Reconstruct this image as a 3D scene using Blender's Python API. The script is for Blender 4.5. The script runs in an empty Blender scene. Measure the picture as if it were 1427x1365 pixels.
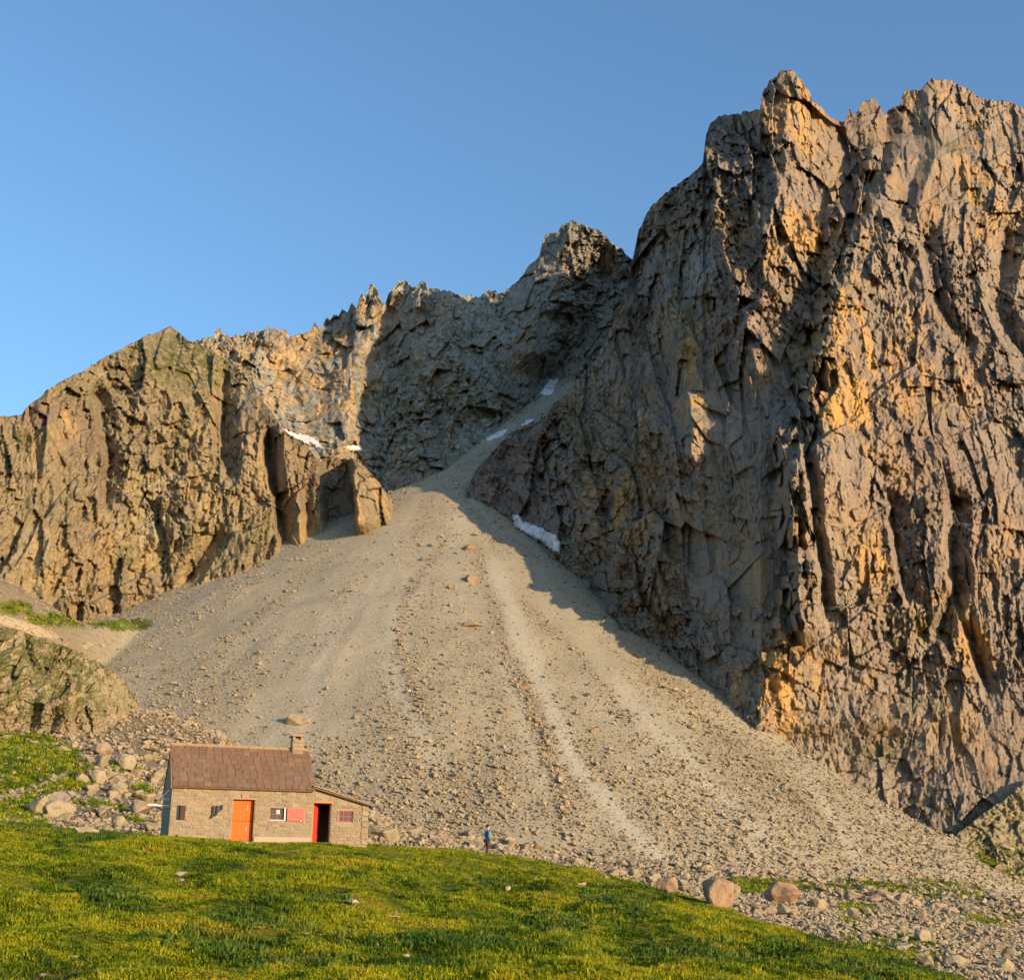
import bpy, bmesh, math, random
import numpy as np
from mathutils import Vector, Matrix

# ------------------------------------------------------------------ camera, sky, sun, exposure
SC = bpy.context.scene
COL = SC.collection
FPX, PITCH, CX, CY = 1722.0, math.radians(19.0), 713.5, 682.5      # focal length in photo pixels, upward tilt
SUN_AZ, SUN_EL = 49.5, 9.4                                        # degrees right of straight behind the viewer, height

cam_d = bpy.data.cameras.new('camera')
cam = bpy.data.objects.new('camera', cam_d)
COL.objects.link(cam)
cam_d.sensor_fit = 'HORIZONTAL'
cam_d.sensor_width = 36.0
cam_d.lens = FPX / 1427.0 * 36.0
cam_d.clip_start = 0.1
cam_d.clip_end = 20000.0
cam.location = (0, 0, 0)
cam.rotation_euler = (math.pi / 2 + PITCH, 0, 0)
SC.camera = cam

world = bpy.data.worlds.new('World')
SC.world = world
world.use_nodes = True
wn = world.node_tree
wn.nodes.clear()
sky = wn.nodes.new('ShaderNodeTexSky')
sky.sky_type = 'NISHITA'
sky.sun_disc = False
sky.sun_elevation = math.radians(SUN_EL)
sky.sun_rotation = math.radians(180 - SUN_AZ)
sky.altitude = 800
sky.air_density = 1.3
sky.dust_density = 0.9
sky.ozone_density = 3.7
bgn = wn.nodes.new('ShaderNodeBackground')
bgn.inputs['Strength'].default_value = 0.15
won = wn.nodes.new('ShaderNodeOutputWorld')
wn.links.new(sky.outputs[0], bgn.inputs[0])
wn.links.new(bgn.outputs[0], won.inputs[0])

sun_d = bpy.data.lights.new('sun', 'SUN')
sun_d.energy = 3.55
sun_d.angle = math.radians(0.5)
sun_d.color = (1.0, 0.72, 0.42)
sun = bpy.data.objects.new('sun', sun_d)
COL.objects.link(sun)
_a, _e = math.radians(SUN_AZ), math.radians(SUN_EL)
SUNDIR = Vector((math.sin(_a) * math.cos(_e), -math.cos(_a) * math.cos(_e), math.sin(_e)))
sun.rotation_euler = SUNDIR.to_track_quat('Z', 'Y').to_euler()

SC.view_settings.view_transform = 'Standard'
SC.view_settings.look = 'None'
SC.view_settings.gamma = 1.0
SC.view_settings.exposure = 1.06
SC.render.engine = 'CYCLES'

# ------------------------------------------------------------------ small maths
_cp, _sp = math.cos(PITCH), math.sin(PITCH)
def rk(px, py):
    """pixel -> (X/Y, Z/Y) of its ray"""
    px = np.asarray(px, float); py = np.asarray(py, float)
    v = (CY - py) / FPX
    dy = _cp - v * _sp
    return (px - CX) / FPX / dy, (_sp + v * _cp) / dy
def at(px, py, Y):
    k, t = rk(px, py)
    return Vector((float(k) * Y, Y, float(t) * Y))
def proj(x, y, z):
    """point -> photo pixel"""
    d = y * _cp + z * _sp
    return CX + FPX * x / d, CY - FPX * (z * _cp - y * _sp) / d

def _h(ix, iy, seed):
    n = (ix.astype(np.int64) * 374761393 + iy.astype(np.int64) * 668265263 + seed * 974634777) & 0xffffffff
    n = ((n ^ (n >> 13)) * 1274126177) & 0xffffffff
    n = ((n ^ (n >> 16)) * 2246822519) & 0xffffffff
    return ((n ^ (n >> 15)) & 0xffffff) / float(0xffffff)
def vn(x, y, seed=0):
    """value noise, -1..1"""
    x = np.asarray(x, float); y = np.asarray(y, float)
    xi = np.floor(x); yi = np.floor(y)
    fx = x - xi; fy = y - yi
    fx = fx * fx * fx * (fx * (fx * 6 - 15) + 10); fy = fy * fy * fy * (fy * (fy * 6 - 15) + 10)
    xi = xi.astype(np.int64); yi = yi.astype(np.int64)
    a = _h(xi, yi, seed); b = _h(xi + 1, yi, seed); c = _h(xi, yi + 1, seed); d = _h(xi + 1, yi + 1, seed)
    return ((a + (b - a) * fx) * (1 - fy) + (c + (d - c) * fx) * fy) * 2 - 1
def fbm(x, y, o=4, seed=0, g=0.5):
    s = 0; a = 1.0; n = 0; f = 1.0
    for i in range(o):
        s = s + a * vn(x * f + i * 17.3, y * f - i * 9.1, seed + i * 31); n += a; a *= g; f *= 2.03
    return s / n
def ridged(x, y, o=4, seed=0, g=0.5):
    s = 0; a = 1.0; n = 0; f = 1.0
    for i in range(o):
        s = s + a * (1 - 2 * np.abs(vn(x * f + i * 7.7, y * f + i * 3.1, seed + i * 13))); n += a; a *= g; f *= 2.1
    return s / n
def facet(x, y, seed, tilt=0.5):
    """broken-rock relief: every Voronoi cell is its own tilted plane; also the distance to the nearest joint"""
    xi = np.floor(x).astype(np.int64); yi = np.floor(y).astype(np.int64)
    b1 = np.full(x.shape, 9.0); b2 = np.full(x.shape, 9.0); hv = np.zeros(x.shape)
    for ox in (-1, 0, 1):
        for oy in (-1, 0, 1):
            cx = xi + ox; cy = yi + oy
            qx = cx + 0.1 + 0.8 * _h(cx, cy, seed); qy = cy + 0.1 + 0.8 * _h(cx, cy, seed + 1)
            dx = x - qx; dy = y - qy
            d = dx * dx + dy * dy
            near = d < b1
            b2 = np.where(near, b1, np.minimum(b2, d))
            v = (_h(cx, cy, seed + 2) * 2 - 1) + tilt * ((_h(cx, cy, seed + 3) * 2 - 1) * dx * 2 + (_h(cx, cy, seed + 4) * 2 - 1) * dy * 2)
            hv = np.where(near, v, hv)
            b1 = np.where(near, d, b1)
    return hv, np.sqrt(b2) - np.sqrt(b1)
def sst(a, b, x):
    t = np.clip((x - a) / (b - a), 0, 1)
    return t * t * (3 - 2 * t)
def pl(pts, x):
    p = np.array(pts, float)
    return np.interp(x, p[:, 0], p[:, 1])
def idw(ctrl, x, y, power=2.5):
    n = 0; d = 0
    for (cx, cy, v) in ctrl:
        w = 1.0 / (((x - cx) ** 2 + (y - cy) ** 2) ** (power / 2) + 400.0)
        n = n + w * v; d = d + w
    return n / d
def seg_dist(x, y, line):
    """signed distance to a polyline in plan (positive to the right of its direction)"""
    best = np.full(np.shape(x), 1e9); sg = np.zeros(np.shape(x))
    for i, ((ax, ay), (bx, by)) in enumerate(zip(line[:-1], line[1:])):
        ex, ey = bx - ax, by - ay
        L2 = ex * ex + ey * ey
        t = ((x - ax) * ex + (y - ay) * ey) / L2
        t = np.clip(t, -50 if i == 0 else 0, 50 if i == len(line) - 2 else 1)
        dx = x - ax - t * ex; dy = y - ay - t * ey
        d = np.hypot(dx, dy)
        m = d < best
        best = np.where(m, d, best)
        sg = np.where(m, np.sign(ex * dy - ey * dx), sg)
    return -best * sg

# ------------------------------------------------------------------ the lie of the land (world-space height functions)
APX = at(620, 655, 405.0)              # mouth of the gully, head of the fan
GUL = at(775, 535, 450.0)              # the gully climbs on to here
SLOPE = 0.70
def fan_r(x, y):
    dx = x - APX.x
    return np.hypot(np.where(dx > 0, dx * 1.03, dx * 0.74), y - APX.y)
def cone_smooth(x, y):
    z = APX.z - SLOPE * fan_r(x, y)
    ex, ey = GUL.x - APX.x, GUL.y - APX.y
    L = math.hypot(ex, ey)
    t = ((x - APX.x) * ex + (y - APX.y) * ey) / L
    lat = np.abs((x - APX.x) * ey - (y - APX.y) * ex) / L
    ch = APX.z + np.clip(t, -40, L + 60) * (GUL.z - APX.z) / L - 0.25 * lat - 0.02 * np.maximum(lat - 12, 0) ** 2 - 0.9 * np.maximum(-t, 0)
    return np.maximum(z, np.where(t > -40, ch, -1e3))
def cone(x, y):
    dx = x - APX.x; dy = y - APX.y
    r = np.hypot(dx, dy)
    ang = np.arctan2(dx, -dy)
    g = 0.22 * fbm(ang * 13 + 3 + 0.4 * fbm(x * 0.03, y * 0.03, 2, 6), r * 0.012, 3, 5) + 0.06 * ridged(ang * 30, r * 0.03, 2, 9)
    g = g + 0.6 * fbm(x * 0.09, y * 0.09, 3, 21)
    return cone_smooth(x, y) + g * sst(10, 120, r)
def ray_hit(px, py, fn, y0=60.0, y1=640.0, n=600):
    k, t = rk(px, py)
    Y = np.linspace(y0, y1, n)
    d = float(t) * Y - fn(float(k) * Y, Y)
    i = np.where(d < 0)[0]
    if len(i) == 0: return float(Y[np.argmin(d)])
    i = max(i[0], 1)
    a, b = d[i - 1], d[i]
    return float(Y[i - 1] + (Y[i] - Y[i - 1]) * a / (a - b + 1e-12))
CONTACT_R = [(640, 690), (660, 686), (700, 712), (730, 742), (785, 790), (860, 862), (960, 935), (1060, 1010), (1130, 1060), (1230, 1117), (1330, 1172), (1427, 1228), (1560, 1300), (1760, 1360)]
CR_XY = []
for (a, b) in CONTACT_R[1:]:
    Y = ray_hit(a, b, cone_smooth)
    q = at(a, b, Y)
    if a < 1430: CR_XY.append((q.x, q.y))
def talus(x, y):
    z = cone(x, y)
    d = -seg_dist(x, y, CR_XY)           # >0 on the cliff side of the fan's right edge
    w = sst(330, 300, y)
    return z - w * (0.75 * np.maximum(0, d - 1.0))
APRON = [  # pixel, distance: the ground between the hill and the foot of the scree
    (-120, 1120, 95), (0, 1128, 92), (60, 1150, 84), (130, 1162, 80), (235, 1170, 80), (400, 1192, 84), (560, 1190, 84),
    (-120, 1015, 153), (0, 1022, 155), (110, 1052, 152), (135, 1030, 162), (168, 1006, 169), (196, 990, 178), (228, 1002, 188), (170, 1066, 148), (200, 1100, 130), (240, 1130, 125), (300, 1178, 130), (400, 1192, 140), (540, 1194, 150),
    (640, 1194, 86), (720, 1198, 90), (850, 1218, 92), (1000, 1256, 84), (1040, 1275, 78), (1120, 1322, 62), (1260, 1360, 58), (1427, 1395, 56), (1560, 1440, 55),
    (700, 1198, 150), (900, 1206, 165), (1040, 1224, 180), (1230, 1234, 182), (1427, 1280, 165), (1560, 1310, 160), (1250, 1285, 110), (1427, 1330, 95), (1230, 1246, 205), (1330, 1266, 205), (1427, 1292, 205), (1427, 1292, 250), (1520, 1312, 215), (1560, 1320, 260), (1330, 1262, 250),
    (60, 905, 262), (0, 862, 300), (-150, 862, 300), (110, 872, 300), (190, 862, 305)]
_ap = np.array([list(at(a, b, c)) for a, b, c in APRON] + [(x, y, -14.0 + 0.05 * (y - 220)) for x in (-60, -20, 30, 80, 130) for y in (230, 290, 360, 440)] + [(-90, 250, 6.0), (-75, 300, 10.0), (-95, 360, 20.0)])
def _tps_fit(P, lam=25.0):
    n = len(P)
    r2 = (P[:, None, 0] - P[None, :, 0]) ** 2 + (P[:, None, 1] - P[None, :, 1]) ** 2
    K = 0.5 * r2 * np.log(r2 + 1e-9) + lam * np.eye(n)
    A = np.zeros((n + 3, n + 3)); A[:n, :n] = K
    A[:n, n] = 1; A[:n, n + 1] = P[:, 0]; A[:n, n + 2] = P[:, 1]; A[n:, :n] = A[:n, n:].T
    return np.linalg.solve(A, np.concatenate([P[:, 2], np.zeros(3)]))
_aw = _tps_fit(_ap)
def apron(x, y):
    s = _aw[-3] + _aw[-2] * x + _aw[-1] * y
    for (cx, cy, _), w in zip(_ap, _aw):
        r2 = (x - cx) ** 2 + (y - cy) ** 2
        s = s + w * 0.5 * r2 * np.log(r2 + 1e-9)
    return s + 0.5 * fbm(x * 0.12, y * 0.12, 3, 77)
def smax(a, b, k):
    h = np.clip(0.5 + 0.5 * (a - b) / k, 0, 1)
    return b + (a - b) * h + k * h * (1 - h)
def far_h(x, y):
    a = apron(x, y) - 40 * sst(300, 380, y)
    return smax(talus(x, y), a, 3.0)
# the near hill: crest distance and crest pixel row per column
CREST = [(-400, 1110, 50), (-120, 1134, 50), (0, 1145, 50), (70, 1155, 51), (240, 1168, 51), (340, 1174, 52), (440, 1177, 53.5), (514, 1178, 56), (600, 1182, 68), (680, 1189, 74), (760, 1200, 70), (850, 1222, 64), (950, 1247, 58), (1000, 1262, 55), (1100, 1300, 48), (1200, 1327, 43), (1340, 1366, 36), (1427, 1385, 34), (1800, 1480, 30)]
_cr = np.array(CREST, float)
_ck = rk(_cr[:, 0], _cr[:, 1])[0]
def hill(x, y):
    k = x / np.maximum(y, 1.0)
    Yc = np.interp(k, _ck, _cr[:, 2])
    te = np.interp(k, _ck, rk(_cr[:, 0], _cr[:, 1])[1])
    # smooth the column table a little
    for dk in (-0.03, 0.03):
        Yc = Yc + np.interp(k + dk, _ck, _cr[:, 2]); te = te + np.interp(k + dk, _ck, rk(_cr[:, 0], _cr[:, 1])[1])
    Yc = Yc / 3; te = te / 3
    Zc = te * Yc
    Y0 = 15.0
    z0 = -1.75
    t = np.clip((y - Y0) / (Yc - Y0), 0, 1)
    up = z0 + (Zc - z0) * (0.35 * t + 0.65 * t ** 1.15 + 0.10 * t * (1 - t) * 4 * (t - 0.2))
    d = np.maximum(y - Yc, 0)
    dn = Zc + te * d - np.where(d < 16, 0.007 * d * d, 0.007 * 256 + 0.224 * (d - 16))
    z = np.where(y < Yc, up, dn)
    w = sst(8, 20, y)
    b = 0.26 * fbm(x * 0.22, y * 0.16, 3, 41) + 0.20 * fbm(x * 0.8, y * 0.5, 3, 43) + 0.17 * ridged(x * 0.35, y * 0.5, 3, 44)
    ter = 0.07 * np.sin(z * 9.0 + 2.0 * fbm(x * 0.15, y * 0.15, 2, 47))
    return z + (b + ter) * w * (1 - 0.75 * sst(Yc - 7, Yc - 1, y))

# ------------------------------------------------------------------ mesh helpers
def tag(o, label=None, cat=None, group=None, kind=None):
    if label: o['label'] = label
    if cat: o['category'] = cat
    if group: o['group'] = group
    if kind: o['kind'] = kind
    return o
def link(name, me, mat=None, parent=None):
    o = bpy.data.objects.new(name, me)
    COL.objects.link(o)
    if mat is not None and not me.materials: me.materials.append(mat)
    if parent is not None: o.parent = parent
    return o
def empty(name, loc=(0, 0, 0), rz=0.0):
    o = bpy.data.objects.new(name, None)
    o.empty_display_size = 0.2
    COL.objects.link(o)
    o.location = loc; o.rotation_euler = (0, 0, rz)
    return o
def grid_mesh(name, X, Y, Z, attrs=None, flip=False, smooth=True):
    """a sheet from 2-D arrays (rows, cols)"""
    nr, nc = X.shape
    me = bpy.data.meshes.new(name)
    co = np.stack([X, Y, Z], -1).reshape(-1, 3).astype(np.float32)
    i = np.arange(nr * nc).reshape(nr, nc)
    q = np.stack([i[:-1, :-1], i[:-1, 1:], i[1:, 1:], i[1:, :-1]], -1).reshape(-1, 4)
    if flip: q = q[:, ::-1]
    nq = len(q)
    me.vertices.add(len(co)); me.vertices.foreach_set('co', co.ravel())
    me.loops.add(nq * 4); me.loops.foreach_set('vertex_index', q.ravel().astype(np.int32))
    me.polygons.add(nq)
    me.polygons.foreach_set('loop_start', np.arange(0, nq * 4, 4, dtype=np.int32))
    if smooth: me.polygons.foreach_set('use_smooth', np.ones(nq, dtype=bool))
    me.update(calc_edges=True)
    for k, v in (attrs or {}).items():
        a = me.attributes.new(k, 'FLOAT', 'POINT')
        a.data.foreach_set('value', np.ascontiguousarray(v, dtype=np.float32).ravel())
    me.validate()
    return me

# ------------------------------------------------------------------ node helpers and materials
class NT:
    def __init__(self, name):
        self.m = bpy.data.materials.new(name); self.m.use_nodes = True
        self.t = self.m.node_tree; self.t.nodes.clear()
        self.out = self.n('ShaderNodeOutputMaterial')
        self.b = self.n('ShaderNodeBsdfPrincipled')
        self.l(self.b.outputs[0], self.out.inputs[0])
        self.b.inputs['Roughness'].default_value = 0.9
        self.b.inputs['Specular IOR Level'].default_value = 0.2
    def n(self, t): return self.t.nodes.new(t)
    def l(self, a, b): self.t.links.new(a, b)
    def val(self, s, v):
        if hasattr(v, 'links'): self.l(v, s)
        else: s.default_value = v
    def attr(self, name):
        a = self.n('ShaderNodeAttribute'); a.attribute_name = name; return a.outputs['Fac']
    def pos(self, scale=(1, 1, 1), obj=False):
        if obj:
            g = self.n('ShaderNodeTexCoord').outputs['Object']
        else:
            g = self.n('ShaderNodeNewGeometry').outputs['Position']
        mp = self.n('ShaderNodeMapping'); mp.inputs['Scale'].default_value = scale
        self.l(g, mp.inputs['Vector']); return mp.outputs[0]
    def noise(self, scale, detail=4, rough=0.55, vec=None, dist=0.0):
        t = self.n('ShaderNodeTexNoise'); t.inputs['Scale'].default_value = scale; t.inputs['Detail'].default_value = detail
        t.inputs['Roughness'].default_value = rough; t.inputs['Distortion'].default_value = dist
        if vec is not None: self.l(vec, t.inputs['Vector'])
        return t.outputs['Fac']
    def voro(self, scale, vec=None, feature='F1', out='Distance'):
        t = self.n('ShaderNodeTexVoronoi'); t.feature = feature; t.inputs['Scale'].default_value = scale
        if vec is not None: self.l(vec, t.inputs['Vector'])
        return t.outputs[out]
    def ramp(self, fac, stops):
        r = self.n('ShaderNodeValToRGB')
        e = r.color_ramp.elements
        while len(e) > 1: e.remove(e[0])
        e[0].position = stops[0][0]; e[0].color = self.c4(stops[0][1])
        for p, c in stops[1:]:
            x = e.new(p); x.color = self.c4(c)
        self.l(fac, r.inputs[0]); return r.outputs[0]
    def c4(self, c):
        return (c, c, c, 1) if isinstance(c, (int, float)) else (c[0], c[1], c[2], 1)
    def mix(self, f, a, b, mode='MIX'):
        m = self.n('ShaderNodeMix'); m.data_type = 'RGBA'; m.blend_type = mode
        self.val(m.inputs[0], f)
        for s, v in ((m.inputs[6], a), (m.inputs[7], b)):
            if hasattr(v, 'links'): self.l(v, s)
            else: s.default_value = self.c4(v)
        return m.outputs[2]
    def math(self, op, a, b=0.0, clamp=False):
        m = self.n('ShaderNodeMath'); m.operation = op; m.use_clamp = clamp
        self.val(m.inputs[0], a); self.val(m.inputs[1], b); return m.outputs[0]
    def smooth(self, x, a, b):
        m = self.n('ShaderNodeMapRange'); m.interpolation_type = 'SMOOTHSTEP'
        self.val(m.inputs[0], x); m.inputs[1].default_value = a; m.inputs[2].default_value = b
        return m.outputs[0]
    def nz(self):
        s = self.n('ShaderNodeSeparateXYZ'); self.l(self.n('ShaderNodeNewGeometry').outputs['True Normal'], s.inputs[0]); return s.outputs[2]
    def rnd(self): return self.n('ShaderNodeObjectInfo').outputs['Random']
    def bump(self, h, dist, strength=1.0):
        b = self.n('ShaderNodeBump'); b.inputs['Distance'].default_value = dist; b.inputs['Strength'].default_value = strength
        self.l(h, b.inputs['Height'])
        self.l(b.outputs[0], self.b.inputs['Normal'])
    def color(self, c):
        self.val(self.b.inputs['Base Color'], c if hasattr(c, 'links') else self.c4(c)); return self.m
def plain(name, c, rough=0.7, var=0.12, scale=14.0):
    t = NT(name)
    t.b.inputs['Roughness'].default_value = rough
    n = t.noise(scale, 4, 0.6, t.pos(obj=True))
    return t.color(t.mix(n, tuple(x * (1 - var) for x in c), tuple(min(1, x * (1 + var)) for x in c)))

def rock_material(name, base_a, base_b, warm, moss_amt=1.0, sc=1.0):
    t = NT(name)
    v = t.pos((1 * sc, 1 * sc, 0.34 * sc)); vi = t.pos((sc, sc, sc))
    big = t.noise(0.022, 4, 0.6, v)
    mid = t.noise(0.10, 5, 0.65, v, 0.6)
    fine = t.noise(0.65, 5, 0.7, v, 0.3)
    speck = t.noise(1.7, 4, 0.75, vi)
    c = t.mix(t.smooth(mid, 0.3, 0.7), base_a, base_b)
    c = t.mix(t.math('MULTIPLY', t.smooth(big, 0.42, 0.68), 0.6), c, (0.175, 0.118, 0.10))          # violet-brown andesite
    c = t.mix(t.math('MULTIPLY', t.smooth(fine, 0.45, 0.72), 0.65), c, (0.075, 0.060, 0.050))         # dark lichen streaks
    c = t.mix(t.math('MULTIPLY', t.smooth(speck, 0.5, 0.66), 0.6), c, (0.36, 0.30, 0.215))
    stk = t.noise(0.35, 4, 0.6, t.pos((sc, sc, 0.05 * sc)))
    c = t.mix(t.math('MULTIPLY', t.smooth(stk, 0.54, 0.70), 0.6), c, (0.085, 0.066, 0.058))                # water streaks
    w = t.math('MULTIPLY', t.attr('warm'), t.smooth(t.noise(0.16, 4, 0.6, t.pos((sc, sc, 0.22 * sc))), 0.42, 0.6))
    c = t.mix(w, c, warm)
    p = t.math('MULTIPLY', t.attr('pale'), t.smooth(t.noise(0.3, 4, 0.6, vi), 0.35, 0.6))
    c = t.mix(p, c, (0.36, 0.35, 0.32))
    g = t.math('MULTIPLY', t.smooth(t.nz(), 0.45, 0.8), t.smooth(t.noise(0.07, 4, 0.6, vi), 0.46, 0.62))
    g = t.math('MAXIMUM', t.math('MULTIPLY', g, moss_amt * 0.8), t.math('MULTIPLY', t.attr('moss'), t.smooth(t.noise(0.35, 4, 0.6, vi), 0.42, 0.56)), True)
    c = t.mix(g, c, t.mix(t.noise(0.6, 3, 0.6, vi), (0.055, 0.075, 0.018), (0.13, 0.125, 0.035)))
    t.bump(t.noise(1.1, 5, 0.75, v, 0.3), 0.8 / sc, 0.7)
    return t.color(c)
MAT = {}
MAT['rock_r'] = rock_material('cliff_rock', (0.195, 0.16, 0.135), (0.265, 0.225, 0.19), (0.45, 0.27, 0.095))
MAT['rock_l'] = rock_material('cliff_rock_left', (0.215, 0.172, 0.108), (0.295, 0.245, 0.15), (0.42, 0.28, 0.11), 1.0)
MAT['rock_m'] = rock_material('cliff_rock_back', (0.265, 0.28, 0.275), (0.365, 0.38, 0.37), (0.46, 0.31, 0.17), 0.9)  # blue-grey base carries the cool tone of the ridge's shade
MAT['rock_o'] = rock_material('outcrop_rock', (0.29, 0.24, 0.15), (0.36, 0.305, 0.195), (0.38, 0.25, 0.12), 1.3, 2.0)

def scree_material():
    t = NT('scree')
    p = t.pos()
    c = t.mix(t.smooth(t.noise(0.05, 4, 0.6, p), 0.35, 0.65), (0.345, 0.305, 0.215), (0.29, 0.258, 0.185))
    c = t.mix(t.math('MULTIPLY', t.attr('pale'), 0.75), c, (0.43, 0.405, 0.335))
    vc = t.voro(2.6, p, 'F1', 'Color')
    sep = t.n('ShaderNodeSeparateColor'); t.l(vc, sep.inputs[0])
    c = t.mix(t.math('MULTIPLY', sep.outputs[0], 0.4), c, (0.18, 0.15, 0.10))
    c = t.mix(t.smooth(t.noise(7.0, 3, 0.7, p), 0.6, 0.8), c, (0.40, 0.36, 0.30))
    c = t.mix(t.math('MULTIPLY', t.attr('rub'), 0.8), c, (0.15, 0.12, 0.085))
    ge = t.noise(0.9, 4, 0.65, p)
    gm = t.smooth(t.math('ADD', t.math('MULTIPLY', t.attr('grass'), 1.3), t.math('SUBTRACT', ge, 0.9)), 0.0, 0.22)
    gc = t.mix(t.smooth(t.noise(0.25, 3, 0.6, p), 0.35, 0.65), (0.055, 0.085, 0.012), (0.13, 0.135, 0.022))
    c = t.mix(gm, c, gc)
    dm = t.smooth(t.math('ADD', t.math('MULTIPLY', t.attr('dirt'), 1.3), t.math('SUBTRACT', ge, 0.9)), 0.0, 0.25)
    c = t.mix(dm, c, (0.34, 0.27, 0.18))
    h = t.math('ADD', t.math('MULTIPLY', t.voro(1.3, p), 0.7), t.noise(3.0, 5, 0.7, p))
    t.bump(h, 0.14, 0.8)
    return t.color(c)
MAT['scree'] = scree_material()

def turf_material():
    t = NT('turf')
    p = t.pos()
    a = t.smooth(t.noise(0.35, 5, 0.65, p), 0.36, 0.64)
    c = t.mix(a, (0.07, 0.11, 0.010), (0.17, 0.165, 0.016))
    c = t.mix(t.smooth(t.noise(2.2, 5, 0.7, p), 0.45, 0.75), c, (0.16, 0.125, 0.03))
    c = t.mix(t.attr('dirt'), c, (0.20, 0.105, 0.06))
    t.bump(t.noise(6.0, 6, 0.75, p), 0.12, 1.0)
    return t.color(c)
MAT['turf'] = turf_material()

# ------------------------------------------------------------------ cliffs: columns of rock rising from their contact line
def line_x(line, py):
    l = sorted(line, key=lambda q: q[1])
    a = np.array(l, float)
    return np.interp(py, a[:, 1], a[:, 0]), sst(a[0, 1] - 25, a[0, 1] + 15, py) * sst(a[-1, 1] + 25, a[-1, 1] - 15, py)
def rib(px, py, line, amp, wl, wr, wob=6.0, seed=0):
    lx, f = line_x(line, py)
    dx = px - lx + wob * fbm(px * 0.02 + seed, py * 0.03, 3, 200 + seed)
    return amp * f * np.where(dx < 0, np.maximum(0, 1 + dx / wl), np.maximum(0, 1 - dx / wr))
def blob(px, py, cx, cy, rx, ry):
    return np.exp(-((px - cx) / rx) ** 2 - ((py - cy) / ry) ** 2)

SHEETS = {}
def cliff(name, xs, sky_l, con_l, Dc_l, slopes, relief, rows, mat, below=70, jag=2.0, jseed=1, masks=None, back=1.0):
    xs = np.asarray(xs, float)
    skyy = pl(sky_l, xs) + jag * (fbm(xs * 0.05, xs * 0 + jseed, 3, jseed) + 0.8 * ridged(xs * 0.11, xs * 0, 3, jseed + 5))
    cony = pl(con_l, xs)
    skyy = np.minimum(skyy, cony - 1)
    base = cony + below
    t = np.linspace(0, 1, rows)[:, None]
    PX = np.repeat(xs[None, :], rows, 0)
    PY = base[None, :] * (1 - t) + skyy[None, :] * t
    TE = rk(PX, PY)[1]
    S = np.tan(np.radians(idw(slopes, PX, PY)))
    Dc = pl(Dc_l, xs)
    zc = Dc * rk(xs, cony)[1]
    s0 = np.tan(np.radians(idw(slopes, xs, cony)))
    D = np.zeros_like(PX)
    D[0] = (s0 * Dc - zc) / (s0 - TE[0])
    for i in range(1, rows):
        z = D[i - 1] * TE[i - 1]
        s = np.maximum(S[i], TE[i] + 0.25)
        D[i] = (s * D[i - 1] - z) / (s - TE[i])
    SHEETS[name] = dict(xs=xs, PX=PX, PY=PY)
    rel = relief(PX, PY)
    D2 = D - rel
    SHEETS[name]['D'] = D2
    K = rk(PX, PY)[0]
    X, Y, Z = K * D2, D2, TE * D2
    # the far side of the crest
    bx, by, bz = [X], [Y], [Z]
    for (dd, dz) in ((1.5, 1.0), (8, 6), (30, 20), (90, 60), (190, 170)):
        bx.append(X[-1:] * (1 + dd * back / Y[-1:])); by.append(Y[-1:] + dd * back); bz.append(Z[-1:] - dz * back)
    X = np.concatenate(bx); Y = np.concatenate(by); Z = np.concatenate(bz)
    at_ = {}
    mk = masks(PX, PY) if masks else {}
    for k in ('warm', 'moss', 'pale'):
        m = mk.get(k, np.zeros_like(PX))
        m = np.broadcast_to(m, PX.shape)
        at_[k] = np.concatenate([m] + [m[-1:]] * 5)
    me = grid_mesh(name, X, Y, Z, at_, smooth=False)
    o = link(name, me, mat)
    return tag(o, kind='structure')
def cols(x0, f0, f1, x1, step, out=6.0):
    a = np.arange(x0, f0, out) if x0 < f0 else np.array([])
    b = np.arange(f0, f1, step)
    c = np.arange(f1, x1 + out, out) if x1 > f1 else np.array([f1])
    return np.concatenate([a, b, c])
def rockwork(PX, PY, seed, lean=0.0, big=1.0, u=0.22, aspect=2.4, ledge=1.0):
    """joints, ribs, ledges and broken faces at five sizes, in metres"""
    a = PX * u; b = PY * u
    a = a + lean * b
    a0, b0 = a, b
    a = a0 + 5 * fbm(a0 * 0.03, b0 * 0.02, 2, seed); b = b0 + 9 * fbm(a0 * 0.025 + 9, b0 * 0.02, 3, seed + 3)
    shat = np.clip(0.95 + 1.1 * fbm(a * 0.05, b * 0.035, 3, seed + 60), 0.3, 1.8)      # smooth slabs here, shattered rock there
    r = 0
    for (cw, amp, tl, asp, sd) in ((18, 2.9, 1.1, 0.95, 1), (8.0, 1.9, 1.15, 0.8, 2), (3.7, 1.2, 1.2, 0.7, 3), (1.75, 0.62, 1.2, 0.65, 4), (0.88, 0.33, 1.2, 0.6, 5)):
        jx = 0.12 * cw * fbm(a / cw * 0.9 + sd, b / cw * 0.5, 2, seed + 50 + sd)
        h, e = facet((a + jx) / cw, b / (cw * aspect * asp) + 0.1 * fbm(a / cw * 0.7, b / cw * 0.3, 2, seed + 70 + sd), seed + 10 * sd, tl)
        r = r + (big if sd == 1 else 1.0) * (shat if sd > 2 else 1.0) * amp * h
    r = r + 2.3 * ridged(a * 0.055, b * 0.012, 2, seed + 90, 0.5) + 0.7 * ridged(a * 0.13, b * 0.026, 3, seed + 92, 0.55) + 0.3 * shat * ridged(a * 0.33, b * 0.09, 3, seed + 95, 0.6)
    q = (b0 + 0.55 * a0 + 6 * fbm(a0 * 0.02, b0 * 0.02, 3, seed + 8)) / 12.0
    lm = sst(-0.1, 0.35, fbm(a * 0.04, b * 0.05, 2, seed + 9))
    r = r + ledge * lm * 2.4 * (1 - (q - np.floor(q)))
    return r

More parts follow.
